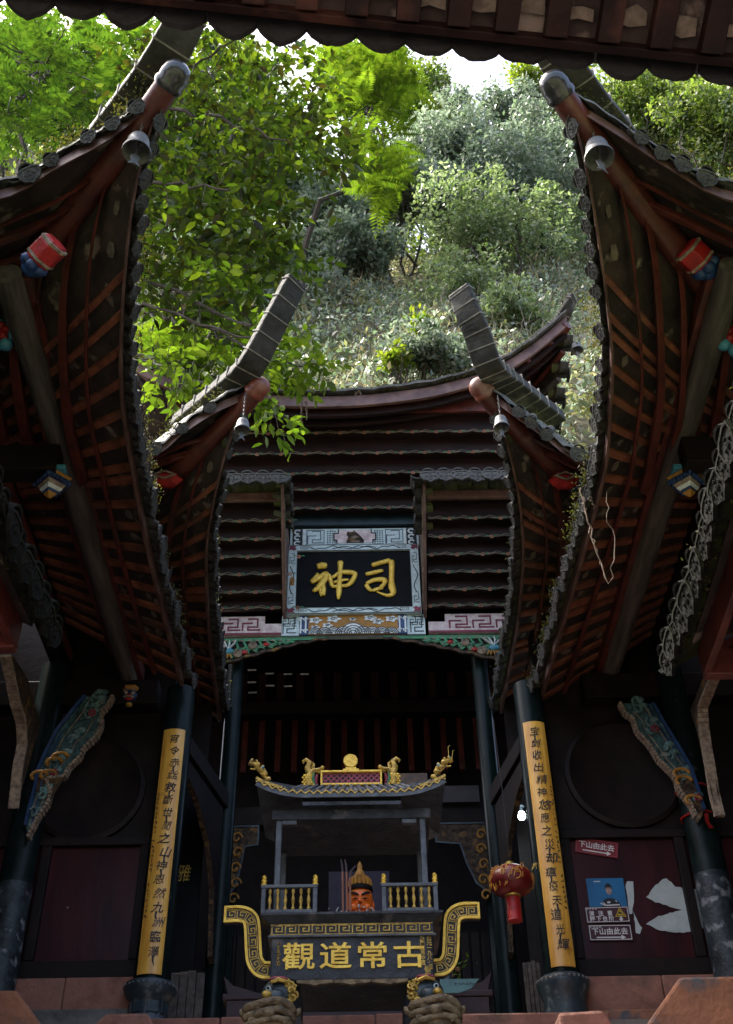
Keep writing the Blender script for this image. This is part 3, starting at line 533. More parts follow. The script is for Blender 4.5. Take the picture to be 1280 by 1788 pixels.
pav = {}
for s, E, F, lab in ((-1, E2L, F2L, 'left rear pavilion whose roof horn curls up in front of leaves'), (1, E2R, F2R, 'right rear pavilion whose dark banded roof horn stands against the hillside')):
    root = thing('pavilion', lab, 'building', (s*3.0, 10, 3), 'rear pavilions with curled roof horns'); pav[s] = root; cx = 0.0 if s < 0 else 0.22
    wing(root, s, E, F, s*3.3+cx, 10.0, 8.25, mats=('cap_red',), log_r=.10, raf_step=.30)
    if s < 0: horn(root, [(-1.75, 8.4, 8.15), (-1.25, 7.85, 8.12), PY(438, 645, 7.45), PY(480, 570, 7.2), PY(503, 526, 7.08), PY(522, 490, 7.0)], .30, .25, .16, .22)
    else: horn(root, [(2.1, 8.4, 8.15), (1.6, 7.85, 8.12), PY(857, 650, 7.45), PY(832, 585, 7.2), PY(814, 545, 7.08), PY(798, 504, 7.0)], .30, .25, .16, .17)
    px_ = s*2.25+cx; log_obj(root, 'purlin', (px_, 8.9, 7.62), (px_, 12.9, 7.62), .09, 'dark_wood')
    c = PZ(290, 838, 7.55) if s < 0 else PZ(986, 840, 7.55); mb = MB(); mb.ball(c, (.17, .10, .09), 6, 4); o = build(mb, 'post_end', 'red', root); mb = MB(); mb.ball(c+Vector((s*.10, .05, .03)), (.14, .10, .10), 8, 5); build(mb, 'blue_calyx', 'blue', o, smooth=True)
    mb = MB(); mb.ribbon([(-.11, .0), (0, .05), (.10, .0), (0, -.05)], (c+Vector((0, -.10, -.02)), EXV, EZV, NYV), .018, .01, True); build(mb, 'cream_band', 'cream', o)
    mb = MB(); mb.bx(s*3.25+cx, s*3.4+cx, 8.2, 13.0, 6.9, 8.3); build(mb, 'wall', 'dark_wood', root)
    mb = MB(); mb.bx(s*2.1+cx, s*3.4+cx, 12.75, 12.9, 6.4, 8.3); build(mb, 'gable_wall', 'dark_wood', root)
moss_on(pav[-1], [p+Vector((0, 0, .16)) for p in F2L[1:5]], 900, .05); moss_on(pav[1], [p+Vector((0, 0, .16)) for p in F2R[1:5]], 420, .04); moss_on(pav[1], [p+Vector((-.08, 0, .1)) for p in E2R[4:]], 500, .035); moss_on(pav[-1], [p+Vector((.08, 0, .1)) for p in E2L[4:]], 500, .035)
bell('pale grey wind bell with fishtail clapper under the left rear horn', PY(423, 752, 7.55), PY(427, 690, 7.5), .15)
bell('pale grey wind bell on a long chain under the right rear horn', PY(876, 747, 7.6), PY(872, 690, 7.55), .15)

# low galleries closest to the camera
for s, pts, lab in ((-1, [(-2.14, 1.5, 4.45), (-2.14, 4.0, 4.45), (-2.13, 5.6, 4.45), (-2.10, 6.55, 4.45)], 'low left gallery roof with grey embossed drip tiles at its corner'), (1, [(2.25, 1.5, 4.5), (2.25, 4.6, 4.5), (2.33, 6.2, 4.5), (2.36, 7.1, 4.5)], 'low right gallery roof with a mossy chain of drip tiles')):
    root = thing('gallery', lab, 'building', (s*3.2, 4, -1.6), 'low galleries beside the steps'); P = [Vector(p)+Vector((s*.12, 0, -.06)) for p in pts]
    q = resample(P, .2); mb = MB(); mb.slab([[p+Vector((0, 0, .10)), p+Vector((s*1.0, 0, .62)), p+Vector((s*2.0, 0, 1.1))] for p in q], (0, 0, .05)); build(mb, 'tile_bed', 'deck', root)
    mb = MB(); mb.slab([[p+Vector((-s*.12, 0, .11)), p+Vector((s*1.0, 0, .70)), p+Vector((s*2.0, 0, 1.2))] for p in q], (0, 0, .04)); build(mb, 'roof_tiles', 'tile', root)
    mb = MB(); V = []; Fs = []
    for p in q: p = p+Vector((s*.10, 0, .06)); V += [p+Vector((-.03, 0, .1)), p+Vector((.03, 0, .1)), p+Vector((.03, 0, -.14)), p+Vector((-.03, 0, -.14))]
    for i in range(len(q)-1):
        for j in range(4): Fs.append((i*4+j, i*4+(j+1) % 4, i*4+4+(j+1) % 4, i*4+4+j))
    Fs += [(3, 2, 1, 0), tuple(range(len(V)-4, len(V)))]; mb.add(V, Fs); build(mb, 'fascia_board', 'red_wood', root, bevel=.008)
    mb = MB(); e = q[-1]; mb.bx(e.x+s*.08, e.x+s*2.0, e.y-.06, e.y+.03, e.z-.10, e.z+.12); build(mb, 'end_board', 'red_wood', root, bevel=.008)
    for i, p in enumerate(resample(P, .19)): place_tile(root, p+Vector((-s*.06, 0, .12)), (0, 1, 0), (-s, 0, -.5), random.uniform(.95, 1.2), .12, ETG)
    for p in resample(P, .5)[1:]: mb = MB(); mb.beam(p+Vector((s*.16, 0, .1)), p+Vector((s*2.0, 0, 1.04)), .08, .06); build(mb, 'rafter', 'red_wood', root)
    moss_on(root, [p+Vector((-s*.08, 0, .12)) for p in P], 1500, .05)
    mb = MB(); mb.bx(s*4.2, s*4.4, 1, 7.0, -1.6, 5.4); build(mb, 'wall', 'dark_wood', root)
    mb = MB(); mb.lathe([(.13, -1.6), (.12, 4.8)], (s*2.95, e.y-.3, 0), 14); build(mb, 'column', 'lacquer', root, smooth=True)

# ------------------------------------------------------------------ main hall
hall = thing('main_hall', 'dark timber main hall with stepped wave boards and painted friezes at the back', 'building', (0, 12.5, 3.0))
def key_fret(x0, x1, z0, z1, cell, flip=False):
    out = []; n = max(1, round((x1-x0)/cell)); c = (x1-x0)/n; h = z1-z0
    for i in range(n):
        a = x0+i*c
        p = [(0.04, 0), (0.04, 1), (.80, 1), (.80, .26), (.36, .26), (.36, .64), (.58, .64)]
        if flip: p = [(1-u, v) for u, v in p]
        out.append([(a+u*c, z0+v*h) for u, v in p])
    return out
def step_fret(x0, x1, z0, z1, cell):
    out = []; n = max(1, round((x1-x0)/cell)); c = (x1-x0)/n; h = z1-z0
    for i in range(n):
        a = x0+i*c; out.append([(a+.05*c, z0+.06*h), (a+.05*c, z0+.62*h), (a+.55*c, z0+.62*h)]); out.append([(a+.30*c, z0+.94*h), (a+.80*c, z0+.94*h), (a+.80*c, z0+.34*h), (a+.32*c, z0+.34*h), (a+.32*c, z0+.12*h), (a+.95*c, z0+.12*h)])
    return out
def wave_board(x0, x1, Y, z0, z1, th, phase):
    n = int((x1-x0)/0.028); P = .335; amp = .028
    tl = random.uniform(-.004, .004); wz = lambda x: z0 + tl*x + .0035*math.sin(x*23+z0*50)*math.sin(x*7.3+z0*9) + amp*abs(math.sin(math.pi*((x-phase)/P))) ** .8 * (0.75+.25*math.cos(4*math.pi*(x-phase)/P))
    xs_ = [x0+(x1-x0)*i/n for i in range(n+1)]; fr = front(Y)
    mb = MB(); mb.prism([(x, wz(x)) for x in xs_]+[(x1, z1), (x0, z1)], (Vector((0, Y+th, 0)), EXV, EZV, NYV), th); o = build(mb, 'corbel_board', 'board', hall)
    mb = MB(); mb.ribbon([(x, wz(x)+.012) for x in xs_], fr, .009, .006); mb.ribbon([(x, wz(x)+.036+.012*math.sin(2*math.pi*(x-phase)/P*2)) for x in xs_], fr, .007, .005); build(mb, 'painted_wave', 'trim_line', o)
    fl = MB(); k0 = math.ceil((x0-phase)/P)
    for k in range(k0, int((x1-phase)/P)+1):
        x = phase+k*P
        for j in range(5): a = j*2*math.pi/5+.3; fl.ball((x+.020*math.cos(a), Y-.006, z0+.022+.020*math.sin(a)), (.013, .008, .013), 6, 4)
    if fl.v: build(fl, 'painted_flowers', 'orange', o, smooth=True)
    lf = MB()
    for k in range(k0, int((x1-phase)/P)+1):
        for sg in (-1, 1): x = phase+k*P+sg*.055; lf.ball((x, Y-.005, z0+.036), (.026, .006, .010), 6, 4)
    if lf.v: build(lf, 'painted_leaves', 'green', o)
# central stepped boards, each one further out and higher
cw = [(915, 12.34), (890, 12.14), (857, 11.96), (829, 11.78), (794, 11.60), (758, 11.42), (718, 11.24)]
zc = [PY(620, y, Y).z for y, Y in cw]
for k in range(1, 6): wave_board(-2.6, 2.55, cw[k][1], zc[k], zc[k+1]+.07, .05, .1*(k % 2)*1.6)
mb = MB(); mb.bx(-2.6, 2.55, cw[6][1], cw[6][1]+.05, zc[6]-.02, zc[6]+.4); build(mb, 'eave_board', 'red_wood', hall, bevel=.008)
mb = MB(); mb.bx(-1.0, 1.0, 12.30, 12.36, zc[0]-.04, zc[1]+.08); build(mb, 'lintel_board', 'teal_dark', hall)
for k in range(1, 7): mb = MB(); mb.bx(-2.6, 2.55, cw[k][1]+.05, cw[k-1][1]+.06, zc[k]+.055, zc[k]+.075); build(mb, 'corbel_soffit', 'board', hall)
# flanks that project beside the name board
fw = [(1075, 12.30), (1060, 12.24), (1032, 12.08), (1001, 11.92), (971, 11.76), (940, 11.60), (908, 11.44), (868, 11.26)]
zf = [PY(820, y, Y).z for y, Y in fw]
for s, xa, xb in ((-1, -2.25, -.97), (1, .97, 2.4)):
    for k in range(1, 7): wave_board(xa, xb, fw[k][1], zf[k], zf[k+1]+.06, .045, .12*k+s*.2)
    for k in range(1, 8): mb = MB(); mb.bx(xa, xb, fw[k][1]+.045, fw[k-1][1]+.05, zf[k]+.05, zf[k]+.068); build(mb, 'corbel_soffit', 'board', hall)
    mb = MB(); mb.bx(xa, xb, fw[7][1], fw[7][1]+.05, zf[7]-.01, zf[7]+.13); build(mb, 'flank_fascia', 'fascia_wood', hall, bevel=.006)
    # carved cheek board toward the middle
    x = s*.945; fr = (Vector((x, 0, 0)), Vector((0, 1, 0)), EZV, Vector((-s, 0, 0)))
    pts = [(12.36, 8.52), (12.20, 8.55), (11.72, 9.05), (11.12, zf[7]+.06), (11.10, zf[7]+.16), (12.36, zf[7]+.20)]
    mb = MB(); mb.prism(pts, fr, .04); o = build(mb, 'cheek_board', 'fascia_wood', hall, bevel=.005)
    mb = MB(); mb.ribbon([(12.28, 8.64), (12.18, 8.66), (11.74, 9.12), (11.25, zf[7]+.02)], (fr[0]+fr[3]*.04, fr[1], fr[2], fr[3]), .05, .012); build(mb, 'carved_edge', 'cream', o)
    # little tile coping
    for i, tx in enumerate(np.arange(.98, 2.3, .2)):
        place_tile(hall, Vector((s*tx, 11.12, zf[7]+.17)), (1, 0, 0), (0, -1, -.12), 1.15)
    mb = MB(); mb.slab([[Vector((s*.88, y, z)), Vector((s*2.4, y, z))] for y, z in ((11.05, zf[7]+.17), (11.6, zf[7]+.30), (12.3, zf[7]+.42))], (0, 0, .06)); build(mb, 'flank_coping', 'tile', hall)
    for yy, zz in ((11.20, zf[7]+.12), (11.36, zf[7]-.04), (11.52, zf[7]-.2)): place_tile(hall, Vector((s*.90, yy, zz)), (0, 1, -.7), (-s, 0, -.3), .9)
    # fret frieze below the flank
    mb = MB(); X0, X1 = (-2.0, -.965) if s < 0 else (.965, 2.15); z0, z1 = 8.40, 8.70
    notch = (X0, z0), (X1, z0), (X1, z1-.12), (X1-.22, z1-.12), (X1-.22, z1), (X0, z1)
    if s > 0: notch = (X0, z0), (X1, z0), (X1, z1), (X0+.22, z1), (X0+.22, z1-.12), (X0, z1-.12)
    mb.prism(list(notch), (Vector((0, 12.40, 0)), EXV, EZV, NYV), .06); o = build(mb, 'fret_frieze', 'pale_pink', hall)
    mb = MB(); a, b_ = (X0, X1-.26) if s < 0 else (X0+.26, X1)
    for l in step_fret(a, b_, z0+.06, z1-.03, .30): mb.ribbon(l, front(12.34), .022, .006)
    mb.ribbon([(X0, z0+.02), (X1, z0+.02)], front(12.34), .035, .008); build(mb, 'fret_lines', 'crimson', o)
# frieze under the name board
mb = MB(); mb.bx(-.96, .92, 12.34, 12.42, 8.375, 8.70); lowf = build(mb, 'painted_frieze', 'pale_teal', hall)
mb = MB(); mb.bx(-.63, .58, 12.325, 12.345, 8.39, 8.69); build(mb, 'ochre_field', 'ochre', lowf)
for sx, xx in ((-1, -.67), (1, .62)): mb = MB(); mb.bx(xx-.06, xx+.06, 12.322, 12.345, 8.39, 8.69); build(mb, 'blue_panel', 'blue', lowf)
mb = MB(); ink = MB(); fr = front(12.322)
for k in range(-4, 5):
    cx = -.025+k*.125; R = .165 if k == 0 else .115-.006*abs(k)
    arc = lambda r, c=cx: [(c+r*math.cos(t), 8.395+r*1.05*math.sin(t)) for t in np.linspace(0.02, math.pi-.02, 14)]
    mb.prism(arc(R), (Vector((0, 12.322-.0008*(5-abs(k)), 0)), EXV, EZV, NYV), .004)
    for q in (.95, .72, .5, .28): ink.ribbon(arc(R*q), (Vector((0, 12.317-.0008*(5-abs(k)), 0)), EXV, EZV, NYV), .010, .003)
for cx, cz, sc in ((-.52, 8.61, 1), (-.28, 8.63, 1.1), (-.36, 8.53, .8), (.20, 8.64, 1), (.30, 8.58, .9), (.48, 8.62, 1), (-.52, 8.50, .7), (-.03, 8.62, .5)):
    pts = [(cx+sc*(.075+.018*math.cos(5*t))*math.cos(t), cz+sc*(.042+.012*math.cos(5*t))*math.sin(t)) for t in np.linspace(0, 2*math.pi, 30)[:-1]]
    mb.prism(pts, fr, .006); ink.ribbon([(cx+sc*.045*math.cos(t)*(1-t/9), cz+sc*.022*math.sin(t)*(1-t/9)) for t in np.linspace(0, 7, 20)], (Vector((0, 12.316, 0)), EXV, EZV, NYV), .010, .003)
for xx in (-.71, -.645, .585, .66):
    ink2 = [(xx, 8.41), (xx, 8.67)]; mb.ribbon(ink2, front(12.322), .02, .005)
    for zz, sg in ((8.43, 1), (8.65, -1)): mb.ribbon([(xx+.028*math.cos(t), zz+sg*.02+.022*math.sin(t)) for t in np.linspace(0, 5, 12)], front(12.321), .012, .005)
build(mb, 'waves_and_clouds', 'white', lowf)
for a, b_ in ((-.95, -.76), (.72, .91)):
    for l in step_fret(a, b_, 8.40, 8.68, .19): ink.ribbon(l, front(12.34), .014, .004)
    for l in step_fret(a, b_, 8.52, 8.68, .10): ink.ribbon(l, front(12.34), .010, .004)
ink.ribbon([(-.96, 8.382), (.92, 8.382)], front(12.34), .012, .004); build(ink, 'ink_outlines', 'ink', lowf)
# top panel with the painted animal
mb = MB(); mb.bx(-.89, .90, 12.36, 12.44, 9.88, 10.19); topf = build(mb, 'painted_frieze', 'pale_teal', hall)
ink = MB()
for a, b_ in ((-.86, -.72), (.73, .87)):
    ink.bx(a, b_, 12.352, 12.362, 9.89, 10.18)
mb = MB()
for a, b_ in ((-.855, -.725), (.735, .865)):
    for zz in (9.93, 10.03, 10.13): mb.ribbon([((a+b_)/2+.04*math.cos(t), zz+.034*math.sin(t)) for t in np.linspace(.6, 5.2, 12)], front(12.352), .022, .006)
for xx in (-.70, .71): mb.bx(xx-.014, xx+.014, 12.352, 12.362, 9.885, 10.185)
build(mb, 'white_scrolls', 'white', topf)
for a, b_ in ((-.66, -.42), (.44, .68)):
    for l in step_fret(a, b_, 9.91, 10.16, .24): ink.ribbon(l, front(12.36), .010, .004)
    ink.ribbon([(a, 9.905), (b_, 9.905), (b_, 10.165), (a, 10.165)], front(12.36), .009, .004, True)
for a, b_ in ((-.39, -.25), (.27, .41)):
    for i in range(4):
        for j in range(7): cx, cz = a+.02+i*.035, 9.915+j*.038; ink.ribbon([(cx-.012, cz), (cx, cz+.012), (cx+.012, cz), (cx, cz-.012)], front(12.36), .005, .003, True)
mb = MB(); mb.prism([(-.24, 9.93), (.26, 9.93), (.26, 9.98), (.30, 9.98), (.30, 10.10), (.24, 10.10), (.24, 10.165), (-.22, 10.165), (-.22, 10.10), (-.28, 10.10), (-.28, 9.98), (-.24, 9.98)], front(12.36), .008); build(mb, 'picture_field', 'pale_pink', topf)
ink.ribbon([(-.22, 10.17), (-.22, 10.10), (-.28, 10.10), (-.28, 9.98), (-.24, 9.98), (-.24, 9.92)], front(12.352), .016, .006); ink.ribbon([(.24, 10.17), (.24, 10.10), (.30, 10.10), (.30, 9.98), (.26, 9.98), (.26, 9.92)], front(12.352), .016, .006)
build(ink, 'ink_outlines', 'ink', topf)
mb = MB(); mb.prism([(-.11, 9.93), (.13, 9.93), (.14, 9.97), (.10, 10.03), (.05, 10.09), (.02, 10.12), (.005, 10.145), (-.015, 10.125), (-.06, 10.115), (-.085, 10.13), (-.10, 10.11), (-.105, 10.07), (-.08, 10.03), (-.10, 9.98)], front(12.352), .008); build(mb, 'painted_animal', 'carved', topf)
mb = MB(); mb.prism([(-.05, 10.02), (.02, 10.05), (.06, 10.03), (0, 10.0)], front(12.344), .004); mb.prism([(-.06, 9.945), (.05, 9.96), (.09, 9.945), (.02, 9.935)], front(12.344), .004); build(mb, 'pale_markings', 'cream', topf)
# green carved arch brackets
for s in (-1, 1):
    xa, xb = (-1.80, -.36) if s < 0 else (1.95, .36); top = 8.368
    low = lambda u: top - .02 - .40*(1-u)**1.25 - .012*math.sin(u*40)
    out_ = [(xa+(xb-xa)*u, low(u)) for u in np.linspace(0, 1, 30)]
    pts = [(xa, top), (xb, top)] + out_[::-1]
    if s > 0: pts = pts[::-1]
    mb = MB(); mb.prism(pts, (Vector((0, 12.42, 0)), EXV, EZV, NYV), .05); o = build(mb, 'arch_bracket', 'dark_wood', hall)
    mb = MB(); mb.ribbon(out_, front(12.37), .035, .03); build(mb, 'bracket_edge', 'carved', o)
    gm = MB(); wm = MB(); rm = MB(); fr = front(12.37)
    gm.ribbon([(xa, top-.03), (xb, top-.012)], fr, .05, .02)
    rr = random.Random(3+s)
    for u in np.linspace(.02, .86, 13):
        x = xa+(xb-xa)*u; lo = low(u)+.04; hi = top-.05; h = hi-lo
        if h < .03: continue
        gm.ribbon([(x, lo), (x+.05*s, lo+.2*h), (x-.03*s, lo+.5*h), (x+.06, lo+.6*h), (x+.02, hi)], fr, .028, .026)
        gm.ribbon([(x+.04*math.cos(t)*(1-t/8), lo+.3*h+min(.05, h*.3)*math.sin(t)*(1-t/8)) for t in np.linspace(0, 6, 16)], fr, .016, .034)
        wm.ribbon([(x-.02, lo), (x+.03*s, lo+.25*h), (x-.045*s, lo+.52*h)], (fr[0]+NYV*.026, *fr[1:]), .007, .006)
        wm.prism([(x-.03, top-.052), (x, top-.022), (x+.03, top-.052)], (fr[0]+NYV*.02, *fr[1:]), .006)
    for u, v, r in ((.10, .45, .05), (.20, .72, .058), (.33, .35, .055), (.05, .75, .04)):
        x = xa+(xb-xa)*u; z = top-.05-(top-low(u)-.06)*v; o_ = (x, 12.345, z); axx = (Vector((1, 0, 0)), Vector((0, 0, 1)), NYV)
        rm_ = MB(); rm_.lathe([(0, 0), (r, 0), (r, .02), (r*.8, .03), (r*.7, .02), (r*.45, .028), (r*.3, .02), (0, .03)], o_, 14, axx); build(rm_, 'rosette', 'cream', o)
    for u, v in ((.05, .2), (.45, .5), (.26, .85)):
        x = xa+(xb-xa)*u; z = top-.05-(top-low(u)-.08)*v; rm = MB(); rm.ball((x, 12.34, z), (.045, .02, .03), 8, 5); build(rm, 'red_flower', 'red', o, smooth=True)
    build(gm, 'green_scrollwork', 'green', o); build(wm, 'pale_outlines', 'cream', o)
    # carved bird beside the column
    bx = xa - s*.16; mb = MB(); mb.ball((bx, 12.33, 8.16), (.07, .03, .05), 10, 6); build(mb, 'bird_body', 'sky_blue', o, smooth=True)
    mb = MB()
    for i in range(4): mb.tube([(bx, 12.32, 8.18), (bx+(-.1+.06*i)*1.0, 12.32, 8.27), (bx+(-.17+.09*i), 12.32, 8.33)], [.02, .028, .006], 6, flat=.4)
    build(mb, 'bird_wings', 'white', o, smooth=True); mb = MB()
    for i in range(4): mb.tube([(bx-.06+.03*i, 12.335, 8.11), (bx-.1+.05*i, 12.335, 8.05)], [.02, .005], 6)
    build(mb, 'bird_tail', 'ochre', o)
# main roof over the boards
zt = zc[6]+.30
EM = [PY(150, 540, 11.0), PY(200, 600, 11.0), PY(246, 646, 11.0), PY(330, 684, 11.0), PY(400, 696, 11.0), PY(470, 701, 11.0), PY(560, 703, 11.0), PY(640, 700, 11.0), PY(740, 688, 11.0), PY(800, 674, 11.0), PY(860, 655, 10.98), PY(930, 612, 10.93), PY(990, 562, 10.85)]
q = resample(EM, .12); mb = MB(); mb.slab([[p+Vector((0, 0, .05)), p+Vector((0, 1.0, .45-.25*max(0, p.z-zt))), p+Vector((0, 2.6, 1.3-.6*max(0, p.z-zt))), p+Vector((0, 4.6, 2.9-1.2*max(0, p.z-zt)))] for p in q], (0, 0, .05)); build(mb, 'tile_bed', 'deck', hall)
mb = MB(); mb.slab([[p+Vector((0, -.10, .11+.03*abs(math.sin(i*.9)))), p+Vector((0, 1.0, .52-.25*max(0, p.z-zt))), p+Vector((0, 2.6, 1.4-.6*max(0, p.z-zt))), p+Vector((0, 4.6, 3.0-1.2*max(0, p.z-zt)))] for i, p in enumerate(q)], (0, 0, .04)); build(mb, 'roof_tiles', 'tile', hall)
def strip(name, P, off, wd, h, m):
    mb = MB(); V = []; Fs = []
    for p in P: p = p+Vector(off); V += [p+Vector((0, -wd/2, h/2)), p+Vector((0, wd/2, h/2)), p+Vector((0, wd/2, -h/2)), p+Vector((0, -wd/2, -h/2))]
    for i in range(len(P)-1):
        for j in range(4): Fs.append((i*4+j, i*4+(j+1) % 4, i*4+4+(j+1) % 4, i*4+4+j))
    Fs += [(3, 2, 1, 0), tuple(range(len(V)-4, len(V)))]; mb.add(V, Fs); return build(mb, name, m, hall, bevel=.006)
strip('fascia_board', q, (0, 0, 0), .05, .20, 'fascia_wood'); strip('fascia_batten', q, (0, .12, -.12), .06, .10, 'board'); strip('fascia_batten', q, (0, .30, -.13), .05, .07, 'board')
# right corner of the main roof: hip, side eave, fan boards
cr = q[-1]; H = Vector((1.9, 13.2, 12.6)); SE = smoothpath([cr, cr+Vector((-.12, .55, -.55)), cr+Vector((-.20, 1.2, -.95)), cr+Vector((-.2, 2.2, -1.2))], 14)
mb = MB(); mb.slab([[p, p.lerp(H+Vector((0, .12*i, 0)), .5)+Vector((0, 0, -.12)), H+Vector((0, .12*i, 0))] for i, p in enumerate(SE)], (0, 0, .06)); build(mb, 'corner_bed', 'deck', hall)
for k, m in ((0, 'log'), (2, 'red_wood'), (4, 'grey_wood'), (6, 'red_wood'), (8, 'red_wood'), (10, 'red_wood')):
    p = SE[k]; mb = MB(); mb.tube([p+Vector((0, 0, -.06)), p.lerp(H, .5)+Vector((0, 0, -.22)), H+Vector((0, .1*k, -.10))], .08 if k == 0 else .045, 8); build(mb, 'fan_rafter', m, hall, smooth=True)
for k in (-12, -8, -4):
    p = q[k]; mb = MB(); mb.tube([p+Vector((0, .05, -.07)), p.lerp(H, .5)+Vector((0, 0, -.2)), H+Vector((-.1, 0, -.12))], .045, 8); build(mb, 'fan_rafter', 'red_wood', hall, smooth=True)
horn(hall, [q[-6]+Vector((-.1, .25, .16)), q[-2]+Vector((-.02, .12, .16)), cr+Vector((.04, -.05, .20)), cr+Vector((.16, -.12, .42))], .24, .20, .12)
for p, pn in zip(SE[2::2], SE[3::2]): place_tile(hall, p+Vector((.05, 0, .06)), pn-p, (1, 0, -.4), .9)
moss_on(hall, [p+Vector((0, -.03, .16)) for p in q[2:-2:4]], 5200, .055)
bell('small dark wind bell hanging clear of the far right roof corner', PY(1008, 612, 10.9), PY(1003, 575, 10.9), .17)
# hall interior
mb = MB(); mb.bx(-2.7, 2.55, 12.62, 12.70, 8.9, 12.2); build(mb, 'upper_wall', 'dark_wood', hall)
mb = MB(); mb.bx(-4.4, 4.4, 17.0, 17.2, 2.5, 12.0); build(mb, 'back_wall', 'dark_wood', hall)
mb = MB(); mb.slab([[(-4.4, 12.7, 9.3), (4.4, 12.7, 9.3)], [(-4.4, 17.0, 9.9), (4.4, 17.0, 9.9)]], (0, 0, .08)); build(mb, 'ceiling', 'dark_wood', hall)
for xx in np.arange(-2.1, 2.3, .27): mb = MB(); z0, z1 = PY(640, 1348, 16.6).z, PY(640, 1252, 16.6).z; mb.bx(xx-.045, xx+.045, 16.55, 16.66, z0, z1); build(mb, 'wall_slat', 'red_wood', hall)
for xx in np.arange(-2.1, 2.3, .30): mb = MB(); z0, z1 = PY(640, 1222, 15.6).z, PY(640, 1165, 15.6).z; mb.bx(xx-.06, xx+.06, 15.55, 15.66, z0, z1); build(mb, 'rafter', 'wine', hall)
mb = MB(); z0 = PY(640, 1250, 15.4).z; mb.bx(-2.6, 2.6, 15.3, 15.5, z0, z0+.22); build(mb, 'tie_beam', 'dark_wood', hall)
for px, py in ((482, 1136), (508, 1138), (548, 1138), (590, 1139), (404, 1176), (440, 1170), (471, 1176), (503, 1177), (532, 1177), (440, 1191), (472, 1197), (503, 1198), (441, 1209)):
    p = PY(px, py, 15.2); mb = MB(); mb.obox(p, EXV, Vector((0, .8, .6)), Vector((0, -.6, .8)), .065, .035, .01); build(mb, 'pale_roof_tile', 'white', hall)
for s, px in ((-1, 375), (1, 887)):
    p = PY(px, 1700, 12.6); mb = MB(); mb.tube([(p.x, 12.6, 2.99), (p.x, 12.6, 5), (p.x, 12.6, 8.4)], [.115, .11, .10], 18); build(mb, 'column', 'lacquer', hall, smooth=True)
    # tie beam from front column to this one, with carved hangings
    mb = MB(); mb.beam((s*1.90, 10.9, 6.05), (p.x, 12.55, 6.05), .09, .20); build(mb, 'tie_beam', 'dark_wood', hall, bevel=.008)
    mb = MB(); pts = [(0, 0), (1.5, 0), (1.5, -1.5), (1.40, -1.45), (1.28, -.9), (1.0, -.5), (.5, -.28), (.1, -.2)]
    d = unit(Vector((p.x-s*1.9, 1.65, 0)))
    pl = [(.35, 5.93), (1.60, 5.93), (1.60, 4.15), (1.53, 4.2), (1.42, 4.9), (1.15, 5.3), (.7, 5.6), (.35, 5.7)]
    mb.prism(pl, (Vector((s*1.9, 10.9, 0)), d, EZV, unit(d.cross(EZV))*s), .04); o = build(mb, 'carved_brace', 'dark_wood', hall)
    mb = MB(); mb.ribbon(pl[2:], (Vector((s*1.9, 10.9, 0))-d.cross(EZV).normalized()*s*.02, d, EZV, unit(d.cross(EZV))*s), .03, .05); build(mb, 'scalloped_edge', 'carved', o)
# inner carved brackets of the back bay
for s, xs0, xs1 in ((-1, 402, 452), (1, 852, 760)):
    x0, x1 = PY(xs0, 1450, 14.0).x, PY(xs1, 1450, 14.0).x; z1 = PY(430, 1446, 14.0).z; z0 = PY(430, 1565, 14.0).z
    pts = [(x0, z1), (x1, z1), (x1, z1-.25), (x0+(x1-x0)*.55, z1-.28), (x0+(x1-x0)*.45, z1-.55), (x0+(x1-x0)*.3, z0+.1), (x0+(x1-x0)*.12, z0), (x0, z0)]
    if s < 0: pts = pts
    else: pts = pts[::-1]
    mb = MB(); mb.prism(pts, front(14.0), .05); o = build(mb, 'inner_bracket', 'carved', hall)
    mb = MB(); mb.ribbon(pts, front(13.95), .022, .012, True); build(mb, 'bracket_outline', 'stone_teal', o)
    mb = MB(); sgn = 1 if x1 > x0 else -1
    for k in range(5): c = Vector((x0+sgn*(.10+.02*(k % 2)), 13.945, z1-.16-.2*k)); mb.tube([c+Vector((.07*math.cos(t)*(1-t/9), 0, .08*math.sin(t)*(1-t/9))) for t in np.linspace(0, 6.5, 16)], .014, 6)
    build(mb, 'scroll_carving', 'ochre', o, smooth=True)
mb = MB(); z1 = PY(640, 1440, 14.2).z; mb.bx(-2.2, 2.2, 14.15, 14.35, z1, z1+.25); build(mb, 'inner_beam', 'dark_wood', hall)
for px in (402, 858): xx = PY(px, 1550, 14.2).x; mb = MB(); mb.bx(xx-.07, xx+.07, 14.2, 14.34, 3.0, z1); build(mb, 'inner_post', 'lacquer', hall)
for xx in np.arange(-1.75, -1.0, .13): mb = MB(); mb.bx(xx-.05, xx+.05, 14.6, 14.65, 3.0, 5.2); build(mb, 'door_slat', 'dark_wood', hall)
for xx in np.arange(1.35, 2.1, .13): mb = MB(); mb.bx(xx-.05, xx+.05, 14.6, 14.65, 3.0, 5.2); build(mb, 'door_slat', 'dark_wood', hall)

